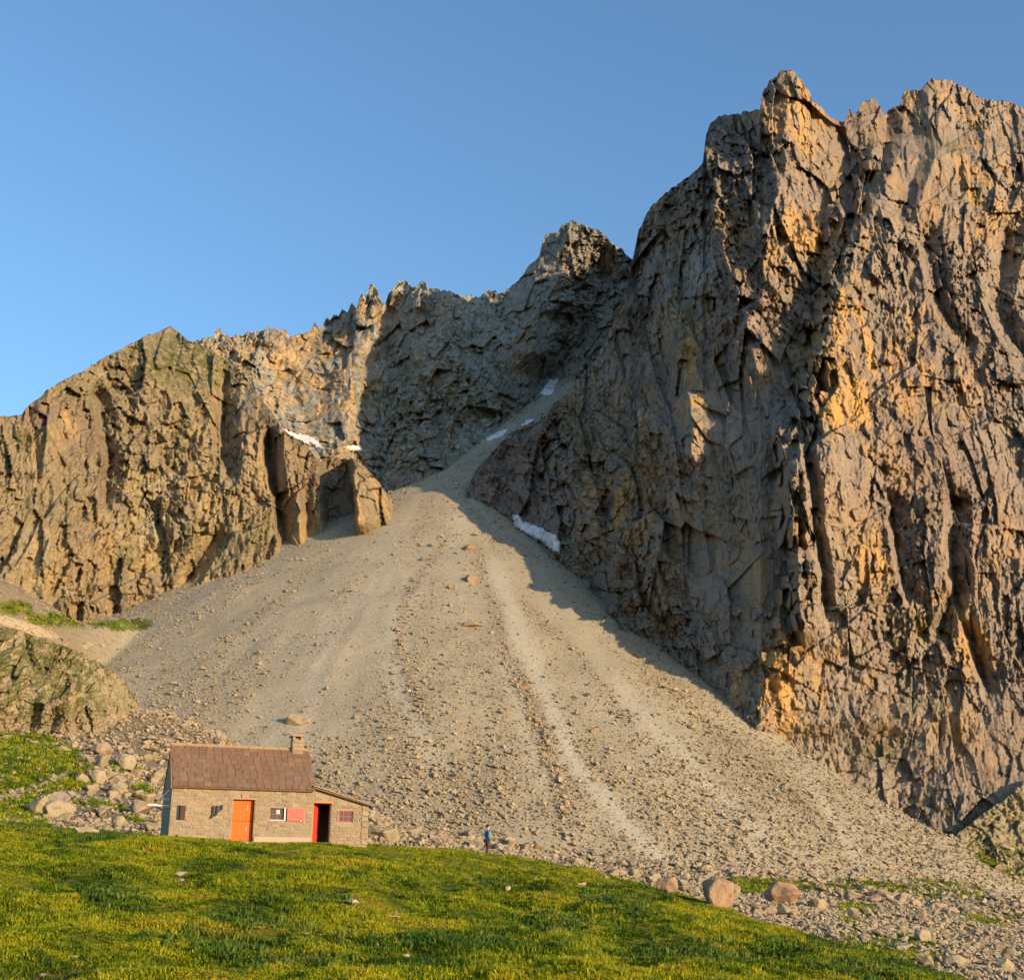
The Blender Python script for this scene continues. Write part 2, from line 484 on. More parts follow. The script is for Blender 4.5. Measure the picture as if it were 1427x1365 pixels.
# right-hand mountain
def relief_R(x, y):
    r = rockwork(x, y, 11, -0.10) * (0.54 + 0.46 * sst(1130, 900, x + 0.15 * (y - 600)) + 0.3 * sst(520, 250, y) - 0.15 * sst(900, 1000, y))
    lx, f = line_x([(1240, 205), (1215, 260), (1192, 335), (1172, 420), (1160, 520), (1140, 590), (1125, 650), (1130, 740), (1135, 820), (1115, 900), (1075, 980), (1045, 1015)], y)
    dx = x - lx + 12 * fbm(x * 0.012, y * 0.022, 3, 61) + 8 * facet(x * 0.03, y * 0.02, 62, 1.0)[0] + 7 * facet(x * 0.09, y * 0.05, 63, 1.0)[0]
    st = sst(-55, 8, dx) * (0.35 + 0.65 * sst(420, 40, dx))
    r = r + 20 * f * st * (0.25 + 0.75 * sst(980, 760, y))
    r = r + rib(x, y, [(1085, 585), (1098, 640), (1108, 720), (1112, 800), (1118, 880)], 9, 14, 34, 5, 1)
    r = r + rib(x, y, [(1168, 165), (1190, 250), (1175, 300), (1150, 340), (1130, 420)], -8, 26, 34, 12, 2)
    r = r + rib(x, y, [(1240, 150), (1235, 200), (1215, 250)], -9, 16, 22, 4, 3)
    r = r + rib(x, y, [(1120, 600), (1130, 680), (1142, 780), (1150, 850)], -8, 8, 16, 3, 4)
    r = r + rib(x, y, [(1330, 690), (1326, 760), (1332, 820), (1310, 880)], -9, 14, 26, 4, 5)
    r = r + rib(x, y, [(1240, 695), (1250, 760), (1262, 830)], -8, 8, 26, 4, 6)
    r = r + rib(x, y, [(1345, 870), (1365, 930), (1375, 960)], -7, 8, 20, 3, 7)
    r = r + rib(x, y, [(1400, 330), (1390, 420), (1427, 500)], -10, 20, 26, 6, 8)
    r = r + rib(x, y, [(1290, 330), (1310, 420), (1340, 480)], -7, 14, 22, 6, 9)
    r = r + rib(x, y, [(1095, 100), (1100, 200), (1075, 300), (1060, 420)], 8, 30, 50, 6, 10)
    r = r + rib(x, y, [(1290, 120), (1300, 220), (1280, 300)], 7, 22, 40, 6, 11)
    r = r + rib(x, y, [(905, 290), (930, 400), (960, 560), (965, 640)], 8, 30, 26, 8, 12)
    r = r + rib(x, y, [(985, 180), (1000, 300), (1035, 420), (1055, 520)], 7, 34, 28, 8, 13)
    r = r + rib(x, y, [(870, 420), (880, 560), (900, 720), (930, 860)], 6, 34, 26, 8, 14)
    r = r + rib(x, y, [(760, 590), (790, 680), (830, 760)], 6, 30, 24, 8, 15)
    r = r + rib(x, y, [(660, 640), (690, 660), (740, 700)], 4, 20, 24, 4, 16)
    return r
def masks_R(x, y):
    w = 0.14 + 0.6 * fbm(x * 0.012, y * 0.008, 3, 301)
    for (cx, cy, rx, ry, a) in ((1100, 170, 40, 60, 0.9), (1120, 320, 60, 50, 0.9), (1010, 330, 60, 60, 0.4), (1180, 520, 50, 120, 0.7), (1270, 520, 80, 60, 0.5), (1370, 300, 50, 70, 0.7),
                                (1220, 780, 26, 40, 1.2), (960, 470, 40, 50, 0.6), (960, 550, 25, 40, 0.8), (860, 680, 50, 80, 0.7), (1090, 950, 80, 60, 0.6), (1360, 900, 16, 30, 0.8), (1190, 580, 60, 40, 0.6), (1300, 1010, 50, 60, 0.4)):
        w = w + a * blob(x, y, cx, cy, rx, ry)
    p = 0.9 * blob(x, y, 980, 375, 20, 25) + 0.6 * blob(x, y, 960, 420, 20, 30) + 0.35 * blob(x, y, 905, 580, 25, 25)
    m = 0.55 * blob(x, y, 1150, 380, 40, 40) + 0.5 * blob(x, y, 960, 490, 60, 30) + 0.5 * blob(x, y, 800, 600, 60, 40) + 0.7 * blob(x, y, 1220, 1050, 60, 20) + 0.6 * blob(x, y, 1280, 870, 40, 20) + 0.5 * blob(x, y, 860, 640, 70, 30)
    return dict(warm=np.clip(w, 0, 1), pale=np.clip(p, 0, 1), moss=np.clip(m, 0, 1))
SKY_R = [(650, 690), (656, 668), (675, 640), (700, 612), (725, 596), (760, 580), (778, 556), (795, 540), (830, 500), (860, 440), (872, 400), (880, 368), (886, 340), (890, 318), (905, 290), (925, 272), (950, 255), (968, 240), (979, 228), (984, 190), (990, 170), (1002, 160), (1030, 157), (1059, 152), (1063, 126), (1069, 119), (1073, 109), (1082, 107), (1087, 99), (1106, 98), (1111, 105), (1117, 107), (1122, 121), (1128, 125), (1132, 141), (1143, 150), (1152, 156), (1165, 166), (1178, 166), (1184, 150), (1192, 158), (1203, 140), (1220, 139), (1232, 158), (1244, 148), (1254, 150), (1260, 126), (1284, 124), (1298, 110), (1325, 111), (1345, 124), (1362, 136), (1395, 138), (1427, 148), (1480, 170), (1560, 150), (1660, 170), (1760, 220)]
T_ = lambda px, py: ray_hit(px, py, cone_smooth)
DC_R = [(a, T_(a, b) + 1.0) for a, b in CONTACT_R if a <= 1060]
_d0 = DC_R[-1][1]
DC_R += [(1130, _d0 + 3), (1230, _d0 + 4), (1330, _d0 - 1), (1427, _d0 - 4), (1560, _d0 - 4), (1760, _d0 - 2)]
cliff('right_mountain', cols(650, 652, 1430, 1760, 1.15, 7), SKY_R, CONTACT_R, DC_R,
      [(700, 650, 62), (760, 600, 58), (840, 500, 60), (900, 350, 68), (900, 480, 60), (900, 700, 66), (1000, 900, 78), (1000, 650, 74), (1000, 420, 63), (1000, 200, 62), (1090, 140, 72), (1120, 950, 80), (1120, 700, 80), (1130, 430, 70), (1150, 300, 60), (1300, 200, 62), (1300, 500, 68), (1300, 900, 72), (1420, 300, 62), (1420, 800, 70), (1540, 400, 66)],
      relief_R, 740, MAT['rock_r'], below=110, jag=4.0, jseed=3, masks=masks_R)

# left-hand cliff
SKY_L = [(-150, 600), (-40, 572), (0, 580), (30, 577), (45, 560), (70, 540), (100, 525), (160, 490), (200, 470), (225, 458), (238, 455), (262, 474), (285, 484), (315, 500), (342, 522), (368, 560), (395, 598), (430, 625), (446, 642), (470, 637), (498, 640), (520, 664), (548, 694)]
CON_L = [(-150, 868), (0, 852), (100, 846), (180, 840), (230, 826), (300, 806), (390, 776), (450, 748), (500, 730), (548, 698)]
def relief_L(x, y):
    r = rockwork(x, y, 57, 0.06, 0.8) * 0.85
    r = r + rib(x, y, [(135, 550), (148, 600), (152, 660), (148, 700)], -10, 12, 22, 5, 21)
    r = r + rib(x, y, [(205, 480), (230, 560), (215, 700)], 5, 40, 40, 8, 22)
    r = r + rib(x, y, [(312, 520), (308, 600), (318, 650)], -12, 16, 26, 5, 23)
    r = r + rib(x, y, [(372, 610), (382, 680), (392, 740), (396, 775)], -15, 9, 26, 4, 24)
    r = r + rib(x, y, [(425, 690), (430, 720), (428, 745)], -6, 10, 12, 3, 25)
    r = r + rib(x, y, [(300, 745), (280, 780), (262, 815)], -11, 26, 20, 4, 26)
    r = r + rib(x, y, [(60, 560), (80, 700), (60, 800)], 5, 50, 40, 8, 27)
    lx, f = line_x([(488, 640), (492, 690), (496, 735)], y)
    dx = x - lx + 3 * fbm(x * 0.05, y * 0.08, 3, 75)
    r = r + 20 * f * sst(-4, 5, dx) * sst(90, 10, dx) - 13 * f * sst(-50, -34, dx) * (dx < 0)
    return r
def masks_L(x, y):
    w = 0.12 + 0.5 * fbm(x * 0.015, y * 0.01, 3, 311) + 0.8 * blob(x, y, 95, 580, 18, 30) + 0.7 * blob(x, y, 430, 740, 40, 30) + 0.8 * blob(x, y, 510, 700, 40, 40) + 0.4 * blob(x, y, 210, 780, 60, 60)
    p = 0.8 * blob(x, y, 215, 720, 22, 40) + 0.6 * blob(x, y, 345, 545, 12, 25)
    m = 0.12 + 0.3 * fbm(x * 0.02, y * 0.02, 3, 312) + 0.9 * blob(x, y, 240, 505, 80, 36) + 0.6 * blob(x, y, 330, 480, 40, 20) + 0.5 * blob(x, y, 170, 770, 30, 20) + 0.8 * blob(x, y, 45, 610, 40, 10) + 0.4 * blob(x, y, 330, 760, 60, 30)
    return dict(warm=np.clip(w, 0, 1), pale=np.clip(p, 0, 1), moss=np.clip(m, 0, 1))
DC_L = [(-150, 305), (0, 308), (100, 318), (180, 332)] + [(a, T_(a, b)) for a, b in CON_L if a > 200]
cliff('left_cliff', cols(-150, 0, 548, 548, 1.4, 8), SKY_L, CON_L, DC_L,
      [(0, 800, 74), (0, 620, 66), (200, 780, 72), (240, 480, 45), (200, 560, 64), (330, 520, 50), (380, 700, 70), (450, 700, 66), (520, 690, 58)],
      relief_L, 330, MAT['rock_l'], below=60, jag=2.5, jseed=8, masks=masks_L)

# back ridge, bowl and far summit
SKY_M = [(200, 520), (262, 480), (284, 472), (296, 468), (300, 458), (306, 455), (311, 468), (322, 470), (330, 464), (345, 460), (360, 458), (384, 454), (398, 460), (402, 470), (426, 464), (434, 456), (440, 448), (446, 456), (454, 444), (460, 446), (466, 436), (472, 440), (477, 428), (484, 434), (490, 424), (497, 428), (503, 408), (508, 414), (516, 398), (524, 400), (529, 412), (536, 424), (542, 406), (548, 402), (556, 392), (566, 396), (577, 400), (590, 394), (606, 402), (628, 408), (652, 415), (668, 416), (674, 408), (690, 408), (704, 408), (716, 394), (734, 376), (752, 356), (757, 336), (764, 326), (776, 326), (784, 314), (798, 307), (814, 309), (832, 318), (852, 332), (868, 346), (882, 364), (920, 400), (960, 430)]
CON_M = [(200, 640), (300, 610), (400, 625), (450, 640), (500, 642), (540, 690), (580, 665), (620, 645), (660, 630), (690, 606), (730, 584), (765, 548), (800, 500), (850, 460), (960, 440)]
def relief_M(x, y):
    r = rockwork(x, y, 83, 0.12, 0.7, 0.30, 1.7) * 0.95
    r = r + 20 * sst(18, -16, x - pl([(380, 556), (450, 536), (500, 512), (560, 500), (640, 486)], y) + 12 * fbm(x * 0.02, y * 0.03, 3, 231))
    r = r + rib(x, y, [(610, 410), (640, 500), (690, 560)], 9, 50, 40, 10, 32)
    r = r + rib(x, y, [(795, 310), (790, 370), (750, 440), (740, 500)], 14, 50, 50, 6, 33)
    r = r + rib(x, y, [(846, 360), (830, 430), (790, 500), (768, 540)], -14, 40, 30, 6, 34)
    r = r + rib(x, y, [(560, 500), (600, 560), (620, 640)], -8, 30, 30, 8, 35)
    r = r + rib(x, y, [(350, 470), (400, 540), (430, 600)], -6, 40, 30, 8, 36)
    return r
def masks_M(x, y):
    w = 0.12 + 0.4 * fbm(x * 0.02, y * 0.02, 3, 321) + 0.8 * sst(570, 510, x + 0.15 * (y - 400))  # last term paints sunlit warmth onto the left part of the ridge
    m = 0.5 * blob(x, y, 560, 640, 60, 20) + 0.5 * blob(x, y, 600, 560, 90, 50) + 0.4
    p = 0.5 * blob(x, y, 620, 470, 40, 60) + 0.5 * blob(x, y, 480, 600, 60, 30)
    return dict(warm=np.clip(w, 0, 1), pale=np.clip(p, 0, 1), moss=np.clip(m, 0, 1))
DC_M = [(200, 430), (400, 432), (500, 430), (540, 418), (580, 408), (620, 414), (660, 422), (690, 428)] + [(730, 436), (765, 447), (800, 450), (960, 460)]
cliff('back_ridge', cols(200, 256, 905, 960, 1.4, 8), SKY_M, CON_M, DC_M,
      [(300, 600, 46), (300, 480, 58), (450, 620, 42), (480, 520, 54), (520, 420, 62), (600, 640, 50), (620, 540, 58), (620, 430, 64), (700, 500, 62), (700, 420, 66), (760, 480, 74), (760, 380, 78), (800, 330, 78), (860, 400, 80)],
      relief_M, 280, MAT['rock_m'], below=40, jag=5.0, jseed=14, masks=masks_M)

# small mossy outcrop at the left, and the low rock step at the far right
SKY_O = [(-120, 862), (0, 872), (30, 878), (60, 890), (110, 906), (150, 930), (178, 952), (192, 978)]
CON_O = [(-120, 1000), (0, 1006), (60, 1032), (95, 1042), (130, 1024), (165, 1000), (192, 984)]
def relief_O(x, y):
    r = rockwork(x * 2.6, y * 2.6, 131, 0.45, 0.8, aspect=1.25) * 0.14
    r = r + rib(x, y, [(45, 985), (42, 1010), (36, 1025)], -2.4, 9, 14, 5, 41) + rib(x, y, [(74, 995), (72, 1020), (84, 1040)], -2.4, 8, 12, 5, 42) + rib(x, y, [(104, 1000), (104, 1025)], -1.4, 7, 10, 4, 43)
    r = r + rib(x, y, [(36, 890), (36, 910), (44, 930)], -1.8, 8, 12, 5, 44) + rib(x, y, [(118, 950), (120, 970)], -1.2, 7, 10, 4, 45)
    return r
def masks_O(x, y):
    return dict(warm=np.clip(0.2 + 0.4 * fbm(x * 0.04, y * 0.03, 3, 331), 0, 1), moss=np.clip(0.9 - 0.7 * sst(980, 1010, y) - 0.5 * sst(110, 170, x) * sst(930, 960, y) + 0.3 * fbm(x * 0.03, y * 0.03, 3, 332), 0, 1))
DC_O = [(-120, 153), (0, 156), (60, 158), (95, 159), (130, 163), (165, 170), (192, 178)]
cliff('rock_outcrop', cols(-120, 0, 192, 192, 1.0, 8), SKY_O, CON_O, DC_O,
      [(0, 1000, 72), (0, 900, 55), (100, 1030, 72), (100, 930, 55), (180, 970, 60)], relief_O, 190, MAT['rock_o'], below=30, jag=1.5, jseed=21, masks=masks_O, back=0.25)
SKY_B = [(1322, 1172), (1345, 1152), (1375, 1130), (1400, 1112), (1427, 1088), (1450, 1080), (1480, 1100), (1560, 1180)]
CON_B = [(1322, 1180), (1345, 1188), (1400, 1210), (1427, 1222), (1560, 1290)]
def relief_B(x, y): return rockwork(x * 2.4, y * 2.4, 171, -0.4, 0.6, aspect=1.3) * 0.2
cliff('rock_step', cols(1322, 1323, 1430, 1560, 1.4, 8), SKY_B, CON_B, [(1322, 268), (1427, 262), (1560, 262)],
      [(1340, 1170, 55), (1427, 1200, 48), (1427, 1110, 66)], relief_B, 90, MAT['rock_o'], below=30, jag=1.5, jseed=25, back=0.2,
      masks=lambda x, y: dict(warm=0.2 + 0 * x, moss=np.clip(0.45 + 0.5 * sst(1165, 1195, y), 0, 1)))

# ------------------------------------------------------------------ scree fan and boulder field behind the hill
kk = np.linspace(rk(-170, 1000)[0], rk(1580, 1000)[0], 460)
yy = np.concatenate([np.linspace(48, 120, 90), np.linspace(121, 420, 290), np.linspace(422, 560, 40)])
GY, GK = np.meshgrid(yy, kk, indexing='ij')
GX = GK * GY
GZ = far_h(GX, GY)
ppx, ppy = proj(GX, GY, GZ)
isap = sst(-2.5, 2.5, apron(GX, GY) - 40 * sst(300, 380, GY) - talus(GX, GY))
ang = np.arctan2(GX - APX.x, APX.y - GY); rr = np.hypot(GX - APX.x, GY - APX.y)
pale = np.clip(0.3 + 0.7 * fbm(ang * 9 + 0.5 * fbm(GX * 0.03, GY * 0.03, 2, 402), rr * 0.012, 4, 401), 0, 1)
def bands(px, py):
    """gravel tongues (pale, fine) and stone trains (coarse) running down the fan"""
    p = 0; c = 0
    wob = 7 * fbm(px * 0.02, py * 0.02, 3, 441)
    for (l, w, a) in (([(640, 720), (585, 800), (555, 880), (560, 960), (600, 1060)], 16, 0.7), ([(690, 790), (730, 900), (760, 980), (800, 1060), (870, 1150), (950, 1215)], 17, 1.0), ([(700, 900), (720, 1000), (760, 1100)], 12, 0.5), ([(1120, 1080), (1160, 1140), (1190, 1190)], 9, 0.6), ([(470, 860), (430, 960), (420, 1040)], 14, 0.4), ([(860, 950), (950, 1050), (1060, 1170)], 12, 0.4)):
        lx, f = line_x(l, py); p = p + a * f * np.exp(-((px + wob - lx) / w) ** 2)
    for (l, w, a) in (([(625, 745), (565, 830), (558, 910), (590, 1000)], 9, 0.9), ([(660, 760), (690, 850), (715, 930), (745, 1000), (780, 1090), (790, 1140)], 11, 1.0), ([(720, 830), (820, 930), (880, 1010)], 12, 0.6), ([(560, 1060), (640, 1090), (650, 1110)], 20, 0.5), ([(900, 930), (1010, 1030), (1130, 1130)], 14, 0.6)):
        lx, f = line_x(l, py); c = c + a * f * np.exp(-((px + wob - lx) / w) ** 2)
    return p, c
_bp, _bc = bands(ppx, ppy)
pale = 0.6 * pale + _bp
pale = pale * (1 - isap)
gn = fbm(GX * 0.05, GY * 0.05, 4, 411)
grass = 0.16 + 0.15 * gn
grass = grass + 0.55 * np.clip(fbm(ang * 26, rr * 0.02, 3, 421) + 0.1, 0, 1) * sst(820, 1180, ppx) * sst(980, 1150, ppy) * (1 - isap)
for (cx, cy, rx, ry, a) in ((150, 870, 50, 9, 1.0), (60, 864, 26, 8, 1.1), (20, 846, 26, 10, 1.0), (1120, 1236, 100, 8, 1.0), (1290, 1236, 110, 9, 1.0), (1190, 1270, 34, 18, 0.9), (1400, 1275, 60, 12, 1.0), (1230, 1330, 80, 22, 1.2), (1330, 1250, 60, 7, 0.8), (1060, 1235, 40, 10, 0.8), (845, 1190, 8, 5, 1.0), (1400, 1195, 30, 14, 0.7), (150, 1125, 80, 16, 0.35), (200, 1100, 30, 8, 0.6), (180, 1145, 30, 7, 0.7), (120, 1090, 30, 6, 0.5), (90, 1085, 40, 14, 0.9), (175, 1068, 22, 6, 0.7)):
    grass = grass + a * blob(ppx, ppy, cx, cy, rx, ry)
grass = grass * np.clip(0.8 + 0.9 * fbm(GX * 0.16, GY * 0.16, 4, 413), 0.25, 1.2)
lx, f = line_x([(20, 1010), (110, 1050), (90, 1085), (60, 1130), (20, 1150)], ppy)
grass = grass + 1.2 * isap * sst(18, -12, ppx - pl([(1000, 0), (1020, 60), (1045, 100), (1070, 118), (1090, 96), (1110, 50), (1150, 60)], ppy)) * sst(1000, 1022, ppy)
dirt = 0.95 * np.exp(-((ppy - pl([(-120, 1135), (0, 1112), (40, 1102), (80, 1085), (110, 1068), (125, 1056)], ppx)) / 5.0) ** 2) * sst(140, 110, ppx) * isap
dirt = dirt + 0.75 * sst(130, 40, ppx) * np.exp(-((ppy - 862 - 0.32 * ppx) / 9.0) ** 2)
dirt_far = dirt
me = grid_mesh('scree_slope', GX, GY, GZ, dict(rub=np.clip(isap * (0.35 + 0.65 * sst(300, 250, GY)) + 0.38 * _bc * (1 - isap), 0, 1), pale=np.clip(pale, 0, 1), grass=np.clip(grass, 0, 1), dirt=np.clip(dirt, 0, 1)))
tag(link('scree_slope', me, MAT['scree']), kind='structure')

# ------------------------------------------------------------------ grassy hill in front
kk = np.linspace(-1.1, 1.1, 520)
yy = np.concatenate([np.linspace(-14, 6, 14), np.linspace(7, 92, 330)])
HY, HK = np.meshgrid(yy, kk, indexing='ij')
HX = HK * np.maximum(HY, 12) * 1.0
HZ = hill(HX, HY)
hpx, hpy = proj(HX, np.maximum(HY, 5), HZ)
dirt = 1.0 * blob(hpx, hpy, 50, 1366, 70, 10) + 0.8 * blob(hpx, hpy, 250, 1222, 14, 4)
dirt = dirt * (HY > 12) * sst(-0.2, 0.35, fbm(HX * 1.5, HY * 1.2, 3, 431) + dirt - 0.35)
me = grid_mesh('ground', HX, HY, HZ, dict(dirt=np.clip(dirt, 0, 1)))
tag(link('ground', me, MAT['turf']), kind='structure')

# ------------------------------------------------------------------ materials of the smaller things
def stone_mat(name, a, b, sc=1.0, dark=(0.10, 0.085, 0.07), bumpd=0.05):
    t = NT(name)
    p = t.pos((sc, sc, sc), obj=True)
    c = t.mix(t.smooth(t.noise(1.6, 4, 0.65, p), 0.35, 0.65), a, b)
    r = t.rnd()
    c = t.mix(t.math('MULTIPLY', r, 0.55), c, t.ramp(r, [(0.0, a), (0.3, (0.17, 0.14, 0.105)), (0.6, (0.36, 0.295, 0.20)), (0.85, (0.33, 0.22, 0.14)), (1.0, (0.25, 0.23, 0.20))]))
    c = t.mix(t.math('MULTIPLY', t.smooth(t.noise(5.0, 4, 0.7, p), 0.52, 0.72), 0.6), c, dark)
    t.bump(t.noise(3.5, 5, 0.7, p), bumpd, 0.8)
    return t.color(c)
MAT['boulder'] = stone_mat('boulder_rock', (0.32, 0.265, 0.17), (0.25, 0.205, 0.135), 1.0, bumpd=0.12)
MAT['pinkrock'] = stone_mat('pink_boulder_rock', (0.32, 0.205, 0.13), (0.26, 0.155, 0.10), 1.0, bumpd=0.12)
MAT['whitestone'] = stone_mat('pale_stone', (0.46, 0.42, 0.35), (0.38, 0.34, 0.28), 3.0, (0.25, 0.22, 0.18), 0.02)
MAT['rubble'] = stone_mat('rubble_rock', (0.34, 0.28, 0.18), (0.25, 0.205, 0.135), 0.8, (0.16, 0.135, 0.10), 0.05)

def snow_mat():
    t = NT('old_snow')
    t.b.inputs['Roughness'].default_value = 0.7
    p = t.pos()
    c = t.mix(t.smooth(t.noise(0.5, 5, 0.65, p), 0.42, 0.7), (0.70, 0.70, 0.72), (0.42, 0.39, 0.35))
    t.bump(t.noise(0.8, 4, 0.6, p), 0.3, 0.6)
    return t.color(c)
MAT['snow'] = snow_mat()

# ------------------------------------------------------------------ looking up where a ray meets what has been built
bpy.context.view_layer.update()
_dg = bpy.context.evaluated_depsgraph_get()
def cast(px, py):
    d = at(px, py, 1.0).normalized()
    ok, loc, n, i, o, m = SC.ray_cast(_dg, Vector((0, 0, 0)), d)
    return (loc, n, o.name) if ok else (None, None, None)

# ------------------------------------------------------------------ snow patches
def inside(poly, x, y):
    n = len(poly); r = False; j = n - 1
    for i in range(n):
        (xi, yi), (xj, yj) = poly[i], poly[j]
        if (yi > y) != (yj > y) and x < (xj - xi) * (y - yi) / (yj - yi) + xi: r = not r
        j = i
    return r
def edge_d(poly, x, y):
    b = 1e9
    for (ax, ay), (bx, by) in zip(poly, poly[1:] + poly[:1]):
        ex, ey = bx - ax, by - ay
        t = max(0, min(1, ((x - ax) * ex + (y - ay) * ey) / (ex * ex + ey * ey + 1e-9)))
        b = min(b, math.hypot(x - ax - t * ex, y - ay - t * ey))
    return b
SNOW = [
    ('long snow bank at the foot of the shaded right cliff', [(714, 718), (722, 716), (728, 727), (745, 732), (762, 740), (776, 746), (781, 756), (780, 772), (772, 768), (758, 756), (735, 744), (718, 733)]),
    ('sunlit snow strip below the jagged left ridge', [(394, 597), (400, 600), (414, 604), (428, 606), (436, 610), (444, 617), (452, 625), (440, 621), (424, 615), (404, 606)]),
    ('small snow patch where sunlight meets shadow under the ridge', [(478, 623), (492, 620), (500, 621), (508, 628), (494, 628)]),
    ('snow strip beside the gully head in shadow', [(672, 614), (682, 606), (694, 601), (706, 599), (700, 606), (686, 613)]),
    ('snow patch high in the shaded gully', [(754, 548), (760, 538), (766, 530), (776, 529), (779, 532), (772, 542), (768, 549), (758, 550)]),
    ('tiny snow scrap between the two gully patches', [(728, 592), (735, 585), (744, 583), (742, 587), (733, 592)]),
]
for lab, poly in SNOW:
    xs_ = [p[0] for p in poly]; ys_ = [p[1] for p in poly]
    st = 1.6
    gx = np.arange(min(xs_) - 4, max(xs_) + 4, st); gy = np.arange(min(ys_) - 4, max(ys_) + 4, st)
    dep = np.zeros((len(gy), len(gx))); ins = np.zeros_like(dep)
    for i, y in enumerate(gy):
        for j, x in enumerate(gx):
            loc, n, nm = cast(float(x), float(y))
            dep[i, j] = loc.y if loc is not None else np.nan
            e = edge_d(poly, x, y) + 0.9 * float(vn(x * 0.35, y * 0.35, 7))
            ins[i, j] = e if inside(poly, x, y) else -e
    dep = np.where(np.isnan(dep), np.nanmedian(dep), dep)
    med = np.nanmedian(dep[ins > 0])
    dep = np.clip(dep, med - 14, med + 14)
    for _ in range(10):
        q = np.pad(dep, 1, mode='edge')
        dep = np.minimum(dep + 0.15, (q[:-2, 1:-1] + q[2:, 1:-1] + q[1:-1, :-2] + q[1:-1, 2:] + 2 * dep) / 6)
    d2 = dep - np.clip(ins * 0.5, -2.0, 1.2) - 0.5
    idx = -np.ones(ins.shape, int); vs = []
    for i in range(len(gy)):
        for j in range(len(gx)):
            if ins[i, j] > -1.7:
                idx[i, j] = len(vs); vs.append(at(float(gx[j]), float(gy[i]), float(d2[i, j])))
    fs = [(idx[i, j], idx[i + 1, j], idx[i + 1, j + 1], idx[i, j + 1]) for i in range(len(gy) - 1) for j in range(len(gx) - 1) if min(idx[i, j], idx[i + 1, j], idx[i + 1, j + 1], idx[i, j + 1]) >= 0]
    c0 = sum(vs, Vector()) / len(vs)
    me = bpy.data.meshes.new('snow_patch')
    me.from_pydata([v - c0 for v in vs], [], fs)
    for p in me.polygons: p.use_smooth = True
    o = link('snow_patch', me, MAT['snow']); o.location = c0
    tag(o, lab, 'snow patch', 'old snow patches on the mountain')

# ------------------------------------------------------------------ rocks
def hull_rock(name, n, seed, sx=1.0, sy=0.85, sz=0.65, rough=0.0):
    rn = random.Random(seed)
    bm = bmesh.new()
    for _ in range(n):
        v = Vector((rn.gauss(0, 1), rn.gauss(0, 1), rn.gauss(0, 1))).normalized() * rn.uniform(0.82, 1.0)
        bm.verts.new((v.x * sx * 0.5, v.y * sy * 0.5, v.z * sz * 0.5))
    r = bmesh.ops.convex_hull(bm, input=bm.verts)
    bmesh.ops.delete(bm, geom=[g for g in r['geom_interior'] if isinstance(g, bmesh.types.BMVert)], context='VERTS')
    if rough:
        bmesh.ops.dissolve_limit(bm, angle_limit=0.25, verts=bm.verts, edges=bm.edges)
        bmesh.ops.bevel(bm, geom=list(bm.edges), offset=0.03, segments=1, affect='EDGES', clamp_overlap=True)
        bmesh.ops.triangulate(bm, faces=bm.faces)
        bmesh.ops.subdivide_edges(bm, edges=[e for e in bm.edges if e.calc_length() > 0.12], cuts=2)
        bmesh.ops.triangulate(bm, faces=bm.faces)
        for v in bm.verts:
            k = rough * float(fbm(np.array(v.co.x * 4 + seed), np.array(v.co.y * 4 + v.co.z * 3.1), 3, seed))
            v.co += v.co.normalized() * k
    bmesh.ops.recalc_face_normals(bm, faces=bm.faces)
    me = bpy.data.meshes.new(name)
    bm.to_mesh(me); bm.free()
    return me
BOULDER_ME = []
for i in range(10):
    me = hull_rock('boulder', 11 + i % 4 * 2, 500 + i, 1.0, 0.7 + 0.05 * (i % 5), 0.65 + 0.06 * (i % 4), 0.055)
    me.materials.append(MAT['boulder']); BOULDER_ME.append(me)
PINK_ME = []
for i in range(3):
    me = hull_rock('boulder', 13, 600 + i, 1.0, 0.9, 0.9, 0.07)
    me.materials.append(MAT['pinkrock']); PINK_ME.append(me)
WHITE_ME = []
for i in range(4):
    me = hull_rock('stone', 16, 650 + i, 1.0, 0.8, 0.4, 0.05)
    me.materials.append(MAT['whitestone']); WHITE_ME.append(me)
RB = random.Random(77)
def total_h(x, y):
    a = float(hill(np.array(x), np.array(y))); b = float(far_h(np.array(x), np.array(y)))
    return max(a, b) if y < 92 else b
def place_rock(name, me, px, py, wpx, hpx, label, cat, group=None, Y=None, sink=0.2, tilt=0.35):
    """px,py: foot of the rock in the photograph; wpx,hpx its size there"""
    if Y is None:
        loc, n, nm = cast(px, py)
        if loc is None: return None
    else:
        loc = at(px, py, Y); loc.z = total_h(loc.x, loc.y)
    m = (loc.y * _cp + loc.z * _sp) / FPX
    o = bpy.data.objects.new(name, me); COL.objects.link(o)
    w, h = wpx * m, hpx * m
    bb = [Vector(c) for c in me.vertices[0:0]] or None
    o.scale = (w, w * RB.uniform(0.8, 1.1), h / 0.72)
    o.rotation_euler = (RB.uniform(-tilt, tilt) * 0.5, RB.uniform(-tilt, tilt) * 0.5, RB.uniform(-0.5, 0.5) + (math.pi if RB.random() < 0.5 else 0))
    o.location = (loc.x, loc.y + w * 0.25, loc.z + h * (0.5 - sink))
    return tag(o, label, cat, group)
